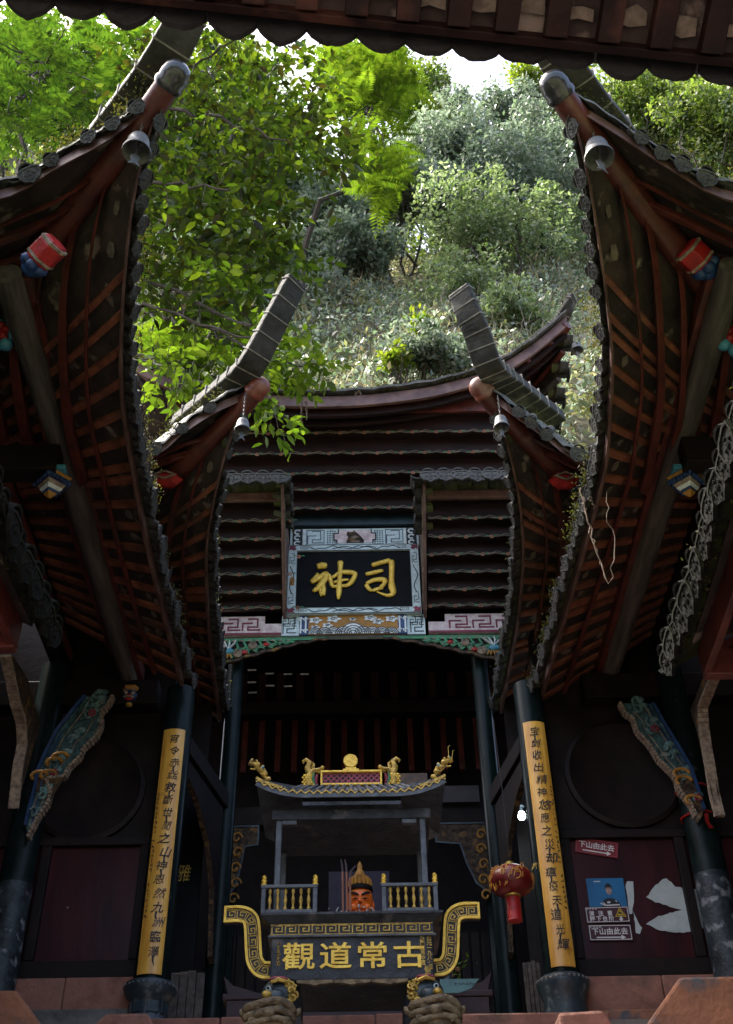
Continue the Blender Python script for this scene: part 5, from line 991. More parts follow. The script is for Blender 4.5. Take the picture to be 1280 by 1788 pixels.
# S-shaped handles
def handle(sg):
    c = [(.925, 3.055), (.80, 3.055), (.735, 3.02), (.715, 2.95), (.70, 2.80), (.685, 2.72), (.64, 2.665), (.57, 2.655)]
    P = [(p.x, p.z) for p in smoothpath([(a, 0, b_) for a, b_ in c], 40)]; W = .058
    def off(d):
        out = []
        for i, p in enumerate(P):
            a = P[max(0, i-1)]; b_ = P[min(len(P)-1, i+1)]; t = Vector((b_[0]-a[0], b_[1]-a[1])).normalized(); out.append((p[0]-t.y*d, p[1]+t.x*d))
        return out
    tr = lambda L: [(BX+sg*a, b_) for a, b_ in L]
    pts = tr(off(W))+tr(off(-W))[::-1]; pts = pts if sg < 0 else pts[::-1]
    mb = MB(); mb.prism(pts, (Vector((0, YF+.20, 0)), EXV, EZV, NYV), .05); o = build(mb, 'handle', 'ink', bn)
    F2 = front(YF+.15); mb = MB(); mb.ribbon(tr(off(W-.008)), F2, .02, .016); mb.ribbon(tr(off(-W+.008)), F2, .02, .016); mb.ribbon(tr([off(W)[0], off(-W)[0]]), (F2[0]+Vector((-sg*.009, 0, 0)), *F2[1:]), .018, .0165)
    build(mb, 'raised_rim', 'gold', o, bevel=.002)
    mb = MB(); n = 8; A = off(.030); B = off(-.030)
    for k in range(n):
        def at(u, v):
            s_ = (k+u)/n*(len(P)-1)*.97+.6; s_ = min(len(P)-1.001, s_); i = int(s_); f = s_-i; a = [A[i][q]*(1-f)+A[i+1][q]*f for q in (0, 1)]; b_ = [B[i][q]*(1-f)+B[i+1][q]*f for q in (0, 1)]; return (BX+sg*(a[0]*(1-v)+b_[0]*v), a[1]*(1-v)+b_[1]*v)
        key = [(.04, 1), (.04, 0), (.84, 0), (.84, .78), (.36, .78), (.36, .34), (.60, .34), (.60, .5)]
        dense = []
        for (u0, v0), (u1, v1) in zip(key, key[1:]): dense += [at(u0+(u1-u0)*t, v0+(v1-v0)*t) for t in (0, .5)]
        mb.ribbon(dense+[at(*key[-1])], F2, .0075, .006)
        mb.ribbon([at(.04, 1), at(.5, 1), at(1.04, 1)], F2, .0075, .006)
    build(mb, 'fret_relief', 'gold_dull', o)
for sg in (-1, 1): handle(sg)
# lion-headed legs
for sg in (-1, 1):
    c = Vector((BX+sg*.50, YF+.05, 2.40)); mb = MB()
    mb.tube([c+Vector((0, .12, .13)), c+Vector((-sg*.02, .10, 0)), c+Vector((-sg*.05, .12, -.2)), c+Vector((-sg*.04, .12, -.40))], [.13, .14, .11, .10], 12); lo = build(mb, 'leg', 'burner', bn, smooth=True)
    mb = MB(); mb.ball(c+Vector((0, 0, .06)), (.125, .10, .10), 14, 9); mb.ball(c+Vector((sg*.02, -.075, .02)), (.075, .06, .055), 12, 7); build(mb, 'lion_head', 'stone_teal', lo, smooth=True)
    mb = MB(); rr = random.Random(9+sg)
    for k in range(13):
        a = k/12*2.6-1.1; p = c+Vector((-sg*(.045+.065*math.cos(a)*(.6+.4*(k % 2))), -.075-.02*math.cos(k*2), .045+.075*math.sin(a)))
        mb.tube([p+Vector((.024*math.cos(t+k)*(1-t/8), -.01*t/4, .024*math.sin(t+k)*(1-t/8))) for t in np.linspace(0, 6, 12)], .009, 6)
    build(mb, 'curled_mane', 'gold_dull', lo, smooth=True)
    mb = MB(); mb.ball(c+Vector((sg*.068, -.085, .075)), .020); build(mb, 'eyes', 'pale_teal', lo, smooth=True)
    mb = MB(); mb.ball(c+Vector((sg*.069, -.100, .076)), .011); build(mb, 'pupils', 'ink', lo, smooth=True)
    mb = MB(); mb.ball(c+Vector((sg*.075, -.135, .025)), (.034, .026, .026)); mb.tube([c+Vector((-.05, -.11, .11)), c+Vector((0, -.12, .125)), c+Vector((.06, -.10, .115))], [.012, .016, .01], 6); build(mb, 'nose_and_brow', 'brass' if sg > 0 else 'gold_dull', lo, smooth=True)
    mb = MB(); mb.ball(c+Vector((sg*.0, -.085, .135)), (.07, .04, .02)); build(mb, 'pink_brow', 'pink_red', lo, smooth=True)
    d = c+Vector((sg*.05, -.10, -.17)); mb = MB(); mb.ball(d, (.15, .13, .12), 16, 10)
    for k in range(3): mb.tube([d+Vector((.16*math.cos(t), -.05-.085*math.sin(t), .075-.055*k+.045*math.sin(t)-.01*math.cos(3*t))) for t in np.linspace(.05, math.pi-.05, 12)], .026-.003*k, 8)
    mb.ball(d+Vector((0, -.135, .05)), (.05, .04, .035), 10, 6)
    for q in (-1, 1): mb.ball(d+Vector((q*.07, -.11, .085)), (.04, .03, .028), 8, 6); mb.tube([d+Vector((q*.12, .0, .06)), d+Vector((q*.19, .0, .085)), d+Vector((q*.20, 0, .11))], [.03, .026, .008], 8); mb.tube([d+Vector((q*.11+.025*math.cos(t)*(1-t/8), -.115, -.0+.025*math.sin(t)*(1-t/8))) for t in np.linspace(0, 6, 12)], .012, 6)
    mb.tube([d+Vector((.11*math.cos(t), -.07-.06*math.sin(t), -.085-.03*math.sin(t))) for t in np.linspace(.05, math.pi-.05, 10)], .028, 8); build(mb, 'beast_face', 'lion', lo, smooth='all')
    mb = MB(); mb.ball(d+Vector((-sg*.02, 0, -.22)), (.13, .14, .08), 12, 7); build(mb, 'paw', 'lion', lo, smooth=True)
# ash heap, incense and statue
mb = MB(); rr = random.Random(2)
for k in range(150):
    x_ = rr.gauss(.02, .19); x_ = max(-.6, min(.58, x_)); p = Vector((BX+x_, YF+.05+rr.uniform(0, .3), 2.99+abs(rr.gauss(0, .03))*math.exp(-(x_/.3)**2)*1.6)); mb.tube([p, p+Vector((rr.uniform(-.02, .02), rr.uniform(-.02, .02), rr.uniform(0, .03)))], rr.uniform(.003, .008), 5)
mb.ball((BX, YF+.3, 2.975), (.30, .2, .06), 16, 8); tag(build(mb, 'incense_ash', 'ash'), 'heap of white curled incense ash on the rim of the iron burner', 'ash')
for k, (px, top, bend) in enumerate(((598, 1500, -.012), (605, 1500, -.012), (611, 1510, .028))):
    a = PY(px+1, 1596, YF+.12); b_ = PY(px, top+18, YF+.12); d = unit(b_-a)
    r = thing('incense_stick', ['leftmost burning incense stick with straight ash', 'middle burning incense stick of the three', 'right burning incense stick with tip bent to the right'][k], 'incense', a, 'incense sticks in the burner')
    mb = MB(); mb.tube([a, a.lerp(b_, .5), b_-d*.02], .0085, 8); build(mb, 'stick', 'incense', r, smooth=True)
    mb = MB(); mb.tube([b_-d*.022, b_+Vector((bend*.2, 0, .03)), b_+Vector((bend*(1.5 if k == 2 else 1), 0, .075 if k < 2 else .07))], [.0085, .008, .006], 8); build(mb, 'burnt_tip', 'burnt', r, smooth=True)

# ------------------------------------------------------------------ small things around the hall
bl = PY(911, 1424, 12.0); r = thing('light_bulb', 'lit white light bulb glowing beside the right yellow couplet board', 'light bulb', bl)
mb = MB(); mb.lathe([(0, -.05), (.028, -.045), (.042, -.02), (.042, .01), (.03, .04), (.018, .05)], bl, 14); build(mb, 'glass_bulb', 'bulb', r, smooth=True)
mb = MB(); mb.lathe([(.020, .048), (.022, .10), (.04, .105), (.04, .12), (0, .125)], bl, 12); mb.tube([bl+Vector((0, 0, .12)), bl+Vector((0, 0, .35)), bl+Vector((.05, .1, .9))], .005, 5); build(mb, 'socket_and_cord', 'ink', r)
pl = bpy.data.lights.new('bulb_light', 'POINT'); pl.energy = 3; pl.color = (.8, .95, 1); pl.shadow_soft_size = .05; po = bpy.data.objects.new('bulb_light', pl); po.location = bl+Vector((0, -.09, -.02)); COL.objects.link(po)
lc = PY(893, 1539, 10.4); r = thing('red_lantern', 'round red lantern with gilt pattern and red tassel hanging by the right inner column', 'lantern', lc)
mb = MB(); V = []; mb.lathe([(.06, .135), (.12, .125), (.17, .095), (.205, .045), (.212, 0), (.205, -.045), (.17, -.095), (.12, -.125), (.06, -.135)], lc, 28); build(mb, 'silk_body', 'lantern', r, smooth=True)
mb = MB(); mb.lathe([(.075, .132), (.075, .155), (.04, .165), (.04, .185), (0, .186)], lc, 16); mb.lathe([(.0, -.155), (.07, -.15), (.075, -.13)], lc, 16); build(mb, 'brass_caps', 'brass', r, smooth=True); mb = MB(); mb.tube([lc+Vector((0, 0, .18)), lc+Vector((0, .0, .9)), lc+Vector((.02, .3, 1.9))], .003, 5); build(mb, 'hanging_cord', 'ink', r)
mb = MB(); mb.lathe([(.062, -.155), (.066, -.17), (.066, -.36), (.070, -.375), (0, -.376)], lc, 20); build(mb, 'tassel', 'red', r, smooth=True)
mb = MB(); rr = random.Random(8)
for k in range(30):
    a = rr.uniform(-math.pi, 0); h = rr.uniform(-.095, .085); R = float(np.interp(h, [-.125, -.095, -.045, 0, .045, .095, .125], [.12, .17, .205, .212, .205, .17, .12]))+.001; c = lc+Vector((R*math.cos(a), R*math.sin(a), h)); nx = Vector((math.cos(a), math.sin(a), h*2)).normalized(); t1 = unit(nx.cross(EZV)); t2 = t1.cross(nx)
    mb.tube([c+nx*.002+(t1*math.cos(t)+t2*math.sin(t))*(.017*(1-t/8)) for t in np.linspace(k, k+5, 9)], .005, 5, True, .3, nx)
    mb.tube([c+nx*.002+t2*.03, c+nx*.002-t2*.03+t1*.02], .0035, 5)
build(mb, 'gilt_pattern', 'gilt_pattern', r, smooth=True)
mb = MB()
for k in range(3): p = lc+Vector((.20, -.02, .10)); mb.tube([p, p+Vector((.03+.02*k, 0, .07)), p+Vector((.015+.03*k, 0, .04-.03*k))], .003, 5)
build(mb, 'gold_thread', 'brass', r)

# statue seen through the burner
sc_ = PY(629, 1580, 12.9); r = thing('deity_statue', 'orange-faced seated deity statue with pointed gilt crown behind the burner', 'statue', (sc_.x, sc_.y, 3.9))
k = .36
mb = MB(); mb.lathe([(.0, -.55*k), (.22*k, -.52*k), (.32*k, -.38*k), (.395*k, -.1*k), (.415*k, .1*k), (.40*k, .30*k), (.36*k, .42*k), (.2*k, .5*k), (0, .52*k)], sc_, 24, squash=(1, .95))
mb.tube([sc_+Vector((0, -.40*k, .12*k)), sc_+Vector((0, -.47*k, -.03*k)), sc_+Vector((0, -.49*k, -.10*k))], [.04*k, .06*k, .075*k], 10); mb.ball(sc_+Vector((0, -.38*k, -.27*k)), (.11*k, .05*k, .035*k)); mb.ball(sc_+Vector((0, -.33*k, -.44*k)), (.13*k, .07*k, .07*k))
for q in (-1, 1): mb.ball(sc_+Vector((q*.17*k, -.345*k, .06*k)), (.11*k, .05*k, .06*k)); mb.ball(sc_+Vector((q*.2*k, -.30*k, -.18*k)), (.13*k, .08*k, .11*k)); mb.ball(sc_+Vector((q*.42*k, 0, -.05*k)), (.04*k, .08*k, .17*k))
mb.tube([sc_+Vector((0, 0, -.4*k)), sc_+Vector((0, .02, -.85*k))], [.2*k, .24*k], 14); build(mb, 'head', 'statue', r, smooth='all')
mb = MB()
for q in (-1, 1):
    mb.tube([sc_+Vector((q*x_*k, y_*k, z_*k)) for x_, y_, z_ in ((.05, -.425, .16), (.14, -.415, .22), (.25, -.36, .27), (.33, -.28, .28))], [.010, .014, .014, .006], 6)
    mb.tube([sc_+Vector((q*x_*k, y_*k, z_*k)) for x_, y_, z_ in ((.08, -.405, .045), (.17, -.40, .06), (.27, -.345, .07))], [.005, .011, .004], 6)
mb.tube([sc_+Vector((x_*k, -.43*k, -.265*k-.02*abs(x_)*k)) for x_ in (-.1, 0, .1)], .004, 5); build(mb, 'brows_and_eyes', 'ink', r, smooth='all')
mb = MB(); top = sc_+Vector((0, 0, .40*k)); mb.lathe([(.40*k, 0), (.42*k, .05*k), (.40*k, .16*k), (.30*k, .20*k)], top, 24); build(mb, 'crown_band', 'dark_wood', r, smooth=True)
mb = MB(); mb.lathe([(.33*k, .16*k), (.28*k, .35*k), (.19*k, .55*k), (.12*k, .70*k), (.07*k, .78*k), (.09*k, .86*k), (.05*k, .98*k), (0, 1.05*k)], top, 18)
for j in range(9): a = -math.pi*j/8; mb.tube([top+Vector((.36*k*math.cos(a), .36*k*math.sin(a), .16*k)), top+Vector((.34*k*math.cos(a), .34*k*math.sin(a), .34*k)), top+Vector((.27*k*math.cos(a), .27*k*math.sin(a), .50*k))], [.04*k, .06*k, .01*k], 6)
mb.tube([top+Vector((.12*k*math.cos(t), -.35*k, .33*k+.12*k*math.sin(t))) for t in np.linspace(0, 2*math.pi, 14)], .022*k, 6); build(mb, 'gilt_crown', 'gilt_pattern', r, smooth=True)
mb = MB(); mb.lathe([(.0, -1.9*k), (1.15*k, -1.9*k), (1.1*k, -1.3*k), (.85*k, -.9*k), (.35*k, -.68*k), (.22*k, -.62*k)], sc_, 20, squash=(1, .6)); build(mb, 'robe', 'wine', r, smooth='all')
mb = MB(); mb.bx(sc_.x-.7, sc_.x+.7, 12.75, 13.4, 2.99, sc_.z-1.9*k); tag(build(mb, 'statue_plinth', 'wine', bevel=.01), 'dark wine painted plinth under the orange-faced deity statue', 'plinth')
mb = MB(); p0, p1 = PY(574, 1522, 14.0), PY(682, 1605, 14.0); mb.bx(p0.x, p1.x, 14.0, 14.06, p1.z-.3, p0.z); tag(build(mb, 'altar_screen', mat('violet cloth', (.055, .045, .075), rough=.8), bevel=.005), 'dull violet cloth screen hanging behind the deity statue', 'screen')
mb = MB(); p0, p1 = PY(690, 1350, 13.6), PY(748, 1386, 13.6); mb.bx(p0.x, p1.x, 13.6, 13.66, p1.z, p0.z); o = tag(build(mb, 'amber_board', 'amber', bevel=.006), 'brown amber wooden board hanging in the hall behind the burner roof', 'board')
mb = MB(); p0, p1 = PY(765, 1372, 14.05), PY(838, 1400, 14.05); mb.bx(p0.x, p1.x, 14.05, 14.1, p1.z, p0.z); tag(build(mb, 'grey_panel', mat('grey panel', (.05, .04, .045), rough=.6), bevel=.004), 'plain dim grey panel hanging right of the amber board', 'panel')
# altar tables with raised ends
for sg, pxs, lab in ((-1, (388, 470), 'dark red altar table with an upcurved end left of the burner'), (1, (760, 862), 'dark red altar table with an upcurved end right of the burner')):
    a, b_ = PY(pxs[0], 1740, 11.6), PY(pxs[1], 1740, 11.6); xo = a.x if sg < 0 else b_.x; xi = b_.x if sg < 0 else a.x
    r = thing('altar_table', lab, 'altar table', ((xo+xi)/2, 11.6, 2.99)); z = PY(640, 1742, 11.6).z
    mb = MB(); mb.bx(min(xi, xo), max(xi, xo), 11.6, 12.1, z, z+.06); build(mb, 'table_top', 'wine', r, bevel=.01)
    zt_ = PY(640, 1700, 11.6).z; pts = [(xo, zt_), (xo+sg*.02, zt_+.02), (xo-sg*.10, z+.14), (xo-sg*.36, z+.065), (xo-sg*.36, z+.02), (xo-sg*.05, z+.061)]
    mb = MB(); mb.prism(pts[::-1] if sg > 0 else pts, (Vector((0, 12.0, 0)), EXV, EZV, NYV), .38); build(mb, 'raised_end', 'wine', r, bevel=.01)
    for xx in (xi-sg*-.04, xo-sg*.12): mb = MB(); mb.bx(xx-.04, xx+.04, 11.64, 11.72, 2.99, z-.002); build(mb, 'leg', 'wine', r, bevel=.008)
    mb = MB(); mb.bx(min(xi, xo)+.05, max(xi, xo)-.05, 11.615, 11.63, z-.16, z-.005); build(mb, 'carved_apron', 'wine', r)
p0, p1 = PY(768, 1711, 11.2), PY(838, 1730, 11.2); r = thing('teal_notice', 'pale teal notice plate with a small line of writing on the right altar table', 'notice', (p0.x, 11.2, p1.z))
mb = MB(); mb.prism([(p0.x, p1.z-.02), (p1.x-.2, p1.z-.02), (p1.x-.08, p1.z+.02), (p1.x, p0.z), (p0.x, p0.z)], front(11.2), .02); build(mb, 'plate', mat('teal plate', (.10, .24, .24), rough=.4), r)
mb = MB(); rr = random.Random(4)
for k in range(7):
    x_ = p0.x+.15+k*.028; [mb.tube([(x_+rr.uniform(-.010, .010), 11.178, (p0.z+p1.z)/2+.01+rr.uniform(-.012, .012)) for _ in range(2)], .0025, 4) for j in range(4)]
build(mb, 'faded_writing', 'teal_dark', r)
c = PY(782, 1700, 11.3); r = thing('flower_vase', 'small vase of orange flowers on the right altar table', 'flowers', c); mb = MB(); mb.lathe([(0, -.18), (.05, -.18), (.07, -.1), (.035, -.03), (.045, 0)], c, 12); build(mb, 'vase', 'stone_teal', r, smooth=True)
mb = MB(); rr = random.Random(3); [mb.ball(c+Vector((rr.uniform(-.12, .14), rr.uniform(-.05, .05), rr.uniform(-.02, .07))), .026, 7, 5) for k in range(9)]; build(mb, 'orange_blooms', 'orange', r, smooth=True)
k = 60; pos = np.array(c)+rng.normal(0, 1, (k, 3))*np.array([.11, .05, .06])+np.array([0, 0, .04]); leaves('foliage', pos, rdir(k, .6), rdir(k), rng.uniform(.05, .09, k), 'leaf_fern', r)
c = PY(320, 1527, 12.4); r = thing('gold_wall_character', 'single gold character 雅 on the dark wall right of the left couplet', 'writing', c); mb = MB(); mb.bx(c.x-.2, c.x+.2, 12.41, 12.45, c.z-1.5, c.z+.8); build(mb, 'dark_board', 'black_board', r); text_mesh('雅', 'character', 'gold_dull', (c+Vector((0, .0, 0)), EXV, EZV, NYV), .21, r, .004, 0, .75, .15)
# low side walls behind the inner columns
for sg, pa, pb, lab in ((-1, (300, 1700), (352, 1788), 'low weathered plank screen left of the step'), (1, (912, 1682), (952, 1768), 'low weathered plank screen right of the step')):
    a, b_ = PY(*pa, 11.9), PY(*pb, 11.9); r = thing('plank_screen', lab, 'screen', (a.x, 11.9, 2.99))
    for k in range(4): u = a.x+(b_.x-a.x)*k/4; mb = MB(); mb.bx(u+.003, u+(b_.x-a.x)/4-.003, 11.88+.004*(k % 2), 11.93, 2.99, a.z+.01*(k % 3)); build(mb, 'plank', 'grey_wood', r, bevel=.004)
for sg, xx in ((-1, -2.05), (1, 2.1)):
    mb = MB(); mb.bx(xx-.25, xx+.25, 12.46, 12.52, 2.99, 8.3); tag(build(mb, 'side_partition', 'dark_wood'), 'black timber partition behind the %s couplet column' % ('left' if sg < 0 else 'right'), 'wall')
# signs, poster, torn paper on the right panel
def sign(label, cat, px4, Y, m, name='direction_sign', grp=None):   # px4: tl, tr, br, bl
    P = [PY(px, py, Y) for px, py in px4]; o = P[3]; ex = unit(P[2]-P[3]); ey = unit(P[0]-P[3]); ey = unit(ey-ex*ex.dot(ey)); n = unit(ex.cross(ey)); W = (P[2]-P[3]).length; H_ = ((P[0]-P[3]).length+(P[1]-P[2]).length)/2
    r = thing(name, label, cat, o, grp); mb = MB(); mb.obox(o+ex*W/2+ey*H_/2-n*.006, ex, ey, n, W/2, H_/2, .006); build(mb, 'plate', m, r, bevel=.002)
    return r, (o, ex, ey, n), W, H_
def sub(fr, x, y): return (fr[0]+fr[1]*x+fr[2]*y+fr[3]*.0015, fr[1], fr[2], fr[3])
def arrow_sign(label, px4, m, border, Y=11.1):
    r, fr, W, H_ = sign(label, 'sign', px4, Y, m); mb = MB(); e = .012; mb.ribbon([(e, e), (W-e, e), (W-e, H_-e), (e, H_-e)], fr, .007, .002, True); build(mb, 'border', border, r)
    for k, ch in enumerate('下山由此去'): text_mesh(ch, 'character', 'sign_white', sub(fr, W*(.155+.168*k), H_*.54), H_*.44, r, .0015, .0012, 1.0)
    mb = MB(); y = H_*.20; mb.prism([(W*.17, y-.006), (W*.74, y-.006), (W*.74, y-.024), (W*.84, y), (W*.74, y+.024), (W*.74, y+.006), (W*.17, y+.006)], fr, .003); build(mb, 'arrow', 'sign_white', r)
    mb = MB()
    for k in range(4): c = Vector((W*(.07+.07*k), H_*.85)); mb.ribbon([(c.x+.010*math.cos(t), c.y+.009*math.sin(t)) for t in np.linspace(0, 5+k, 8)], fr, .004, .002)
    build(mb, 'small_emblems', border, r)
arrow_sign('tilted crimson direction sign with white arrow, highest on the right panel', [(1006, 1460), (1082, 1472), (1079, 1499), (1004, 1487)], 'sign_red', 'pink_red')
arrow_sign('dark plum direction sign with white arrow, lowest on the right panel', [(1024, 1614), (1103, 1614), (1106, 1642), (1030, 1643)], 'sign_dark', 'sign_white', 11.10)
r, fr, W, H_ = sign('dark plum caution sign with yellow triangle between poster and direction sign', 'sign', [(1020, 1584), (1097, 1582), (1101, 1610), (1025, 1612)], 11.098, 'sign_dark', 'caution_sign')
mb = MB(); e = .010; mb.ribbon([(e, e), (W-e, e), (W-e, H_-e), (e, H_-e)], fr, .006, .002, True); build(mb, 'border', 'sign_white', r)
for row, y in (('请注意', .56), ('脚下台阶', .24)):
    for k, ch in enumerate(row): text_mesh(ch, 'character', 'sign_white', sub(fr, W*(.14+(.21 if len(row) == 3 else .145)*k), H_*y), H_*.33, r, .0015, .001)
mb = MB(); cx, cy = W*.80, H_*.60; mb.prism([(cx-.055, cy-.04), (cx+.055, cy-.04), (cx, cy+.055)], fr, .003); to = build(mb, 'triangle', 'yellow', r); mb = MB(); mb.ribbon([(cx-.038, cy-.03), (cx+.038, cy-.03), (cx, cy+.036)], (fr[0]+fr[3]*.003, *fr[1:]), .006, .001, True); mb.prism([(cx-.02, cy-.012), (cx+.02, cy-.018), (cx+.005, cy+.006), (cx-.01, cy+.008)], (fr[0]+fr[3]*.003, *fr[1:]), .001); build(mb, 'triangle_mark', 'ink', to)
mb = MB(); cy = H_*.22; mb.prism([(cx-.010, cy+.03), (cx-.010, cy), (cx-.022, cy), (cx, cy-.028), (cx+.022, cy), (cx+.010, cy), (cx+.010, cy+.03)], fr, .003); build(mb, 'down_arrow', 'sign_white', r)
mb = MB(); [mb.ribbon([(W*(.06+.065*k)+.008*math.cos(t), H_*.86+.008*math.sin(t)) for t in np.linspace(0, 5, 7)], fr, .003, .002) for k in range(4)]; build(mb, 'small_emblems', 'sign_white', r)
r, fr, W, H_ = sign('blue portrait poster of a person in black uniform above the caution sign', 'poster', [(1020, 1535), (1092, 1532), (1096, 1583), (1030, 1584)], 11.106, 'poster_blue', 'portrait_poster')
mb = MB(); e = lambda cx, cy, a, b_, n=20: [(cx+a*math.cos(t), cy+b_*math.sin(t)) for t in np.linspace(0, 2*math.pi, n, False)]
mb.prism([(W*.33, .002), (W*.33, H_*.12), (W*.40, H_*.24), (W*.50, H_*.30), (W*.62, H_*.30), (W*.74, H_*.24), (W*.82, H_*.10), (W*.83, .002)], fr, .001); mb.prism(e(W*.565, H_*.66, W*.095, H_*.16), fr, .0008); build(mb, 'uniform_and_hair', 'ink', r)
mb = MB(); mb.prism(e(W*.565, H_*.585, W*.078, H_*.165), (fr[0]+fr[3]*.0012, *fr[1:]), .001); mb.bx; fo = build(mb, 'face', 'skin', r)
mb = MB(); f3 = (fr[0]+fr[3]*.0024, *fr[1:]); [mb.ribbon([(W*(.565+q*.035)-.010, H_*.62), (W*(.565+q*.035)+.010, H_*.62)], f3, .005, .0006) for q in (-1, 1)]; mb.ribbon([(W*.565-.012, H_*.49), (W*.565+.012, H_*.49)], f3, .004, .0006); mb.ribbon([(W*.565, H_*.60), (W*.57, H_*.54)], f3, .003, .0006); mb.prism([(W*.485, H_*.66), (W*.645, H_*.66), (W*.64, H_*.76), (W*.565, H_*.80), (W*.49, H_*.76)], f3, .0005); build(mb, 'features', 'ink', fo)
mb = MB(); f3 = (fr[0]+fr[3]*.0014, *fr[1:]); mb.ribbon([(W*.30, H_*.13), (W*.42, .012)], f3, .012, .0008); mb.ribbon([(W*.36, H_*.16), (W*.47, H_*.03)], f3, .008, .0008); mb.ribbon([(W*.45, H_*.05), (W*.80, H_*.07)], f3, .012, .0008); mb.ribbon([(W*.48, H_*.15), (W*.56, H_*.16)], f3, .018, .0008); mb.ribbon([(W*.70, H_*.22), (W*.74, H_*.17)], f3, .010, .0008); [mb.ribbon([(W*(.2+.03*k), H_*.885), (W*(.22+.03*k), H_*.885)], f3, .012, .0008) for k in range(6)]; build(mb, 'white_marks', 'sign_white', r)
def paper(label, pts, Y, seed):
    rr = random.Random(seed); P = [PY(px, py, Y) for px, py in pts]; Q = []
    for a, b_ in zip(P, P[1:]+P[:1]):
        n = max(1, int((b_-a).length/.03))
        for k in range(n): p = a.lerp(b_, k/n); Q.append((p.x+rr.uniform(-.006, .006), p.z+rr.uniform(-.006, .006)))
    mb = MB(); mb.prism(Q[::-1], front(Y), .004); return tag(build(mb, 'torn_paper', 'paper'), label, 'paper', 'torn paper remnants')
paper('large fish-shaped torn white paper remnant on the right panel', [(1129, 1567), (1144, 1545), (1163, 1533), (1180, 1548), (1205, 1552), (1232, 1553), (1245, 1583), (1256, 1611), (1253, 1627), (1238, 1619), (1205, 1627), (1180, 1629), (1150, 1624), (1129, 1613), (1150, 1600), (1170, 1594), (1190, 1589), (1170, 1583), (1145, 1575)], 11.112, 1)
paper('tall narrow torn paper strip beside the blue portrait poster', [(1092, 1545), (1096, 1538), (1105, 1540), (1107, 1565), (1104, 1597), (1099, 1596)], 11.112, 2)
paper('small ragged torn paper scrap beside the dark plum direction sign', [(1106, 1592), (1112, 1605), (1120, 1620), (1117, 1630), (1110, 1630), (1108, 1610)], 11.112, 3)
# red ribbons tied round the right outer column
r = thing('red_ribbon', 'red ribbons tied round the right outer column below the strut', 'ribbon', (3.5, 10.9, 4.9)); mb = MB()
for py in (1366, 1414): z = PY(1240, py, 10.7).z; mb.tube([(3.5+.178*math.cos(t), 10.9+.178*math.sin(t), z+.006*math.sin(3*t)) for t in np.linspace(0, 2*math.pi, 25)], .012, 6)
build(mb, 'loop', 'red', r, smooth=True); p = PY(1233, 1420, 10.68); mb = MB(); mb.slab([[p+Vector((-.02, 0, 0)), p+Vector((.02, .0, 0))], [p+Vector((-.03, -.01, -.08)), p+Vector((.015, .01, -.09))], [p+Vector((0, 0, -.16)), p+Vector((.05, .01, -.15))]], (0, .004, 0)); build(mb, 'tail', 'red', r)
# sloping stone stair flanks and blocks in front
def stone(label, pts, Y, d, m, cat='stone block'):
    P = [PY(px, py, Y) for px, py in pts]; mb = MB(); pp = [(p.x, p.z) for p in P]; ar = sum(a[0]*b_[1]-b_[0]*a[1] for a, b_ in zip(pp, pp[1:]+pp[:1])); mb.prism(pp if ar > 0 else pp[::-1], (Vector((0, Y+d, 0)), EXV, EZV, NYV), d)
    return tag(build(mb, 'sandstone_block', m, bevel=.025), label, cat, 'sandstone stair blocks')
stone('pink sandstone block with a sloping edge in the bottom left corner', [(-120, 1728), (28, 1728), (72, 1790), (110, 1850), (-120, 1850)], 9.0, .8, 'stone_orange')
stone('large orange sandstone block with grey weathered face in the bottom right corner', [(1188, 1705), (1400, 1702), (1400, 1850), (1090, 1850), (1128, 1790)], 9.0, .8, 'stone_orange')
stone('small pale sandstone block at the foot of the left column base', [(163, 1788), (185, 1769), (258, 1768), (268, 1788), (268, 1850), (163, 1850)], 9.6, .5, 'stone')
stone('small pale sandstone block at the foot of the right column base', [(975, 1768), (1052, 1763), (1072, 1790), (1090, 1850), (990, 1850)], 9.6, .5, 'stone')
# dry roots and creepers hanging off the eaves
def vine(label, paths, rad=.007):
    r = thing('dry_root', label, 'root', paths[0][0], 'dry roots hanging from the eaves'); rr = random.Random(len(paths)*7)
    for i, P in enumerate(paths):
        P = smoothpath(P, 26); P = [p+Vector((rr.gauss(0, .010), rr.gauss(0, .006), rr.gauss(0, .010))) for p in P]; mb = MB(); mb.tube(P, [rad*(1-.5*k/26) for k in range(26)], 5); build(mb, 'strand', 'vine', r)
pv = lambda L, Y: [PY(px, py, Y) for px, py in L]
vine('looped dry root dangling below the right eave', [pv([(1012, 850), (1022, 890), (1035, 940), (1050, 990), (1063, 1018), (1070, 985), (1075, 948), (1065, 910), (1060, 885), (1056, 862)], 7.3), pv([(1020, 870), (1024, 905), (1040, 955), (1058, 1012)], 7.32), pv([(1030, 868), (1034, 880), (1038, 886)], 7.3)])
vine('wispy dry roots dangling from the left eave edge', [pv([(243, 655), (252, 690), (248, 720), (262, 760)], 6.0), pv([(246, 700), (258, 735), (270, 742)], 6.1), pv([(252, 755), (262, 790), (268, 812)], 6.4), pv([(262, 765), (270, 775), (281, 780)], 6.4), pv([(262, 785), (258, 810), (266, 840)], 6.5)], .005)
vine('two short dry roots hanging from the middle of the far roof edge', [pv([(527, 700), (526, 720), (527, 740)], 10.85), pv([(534, 700), (536, 718), (535, 734)], 10.85), pv([(620, 690), (626, 684), (632, 692)], 10.85)], .012)

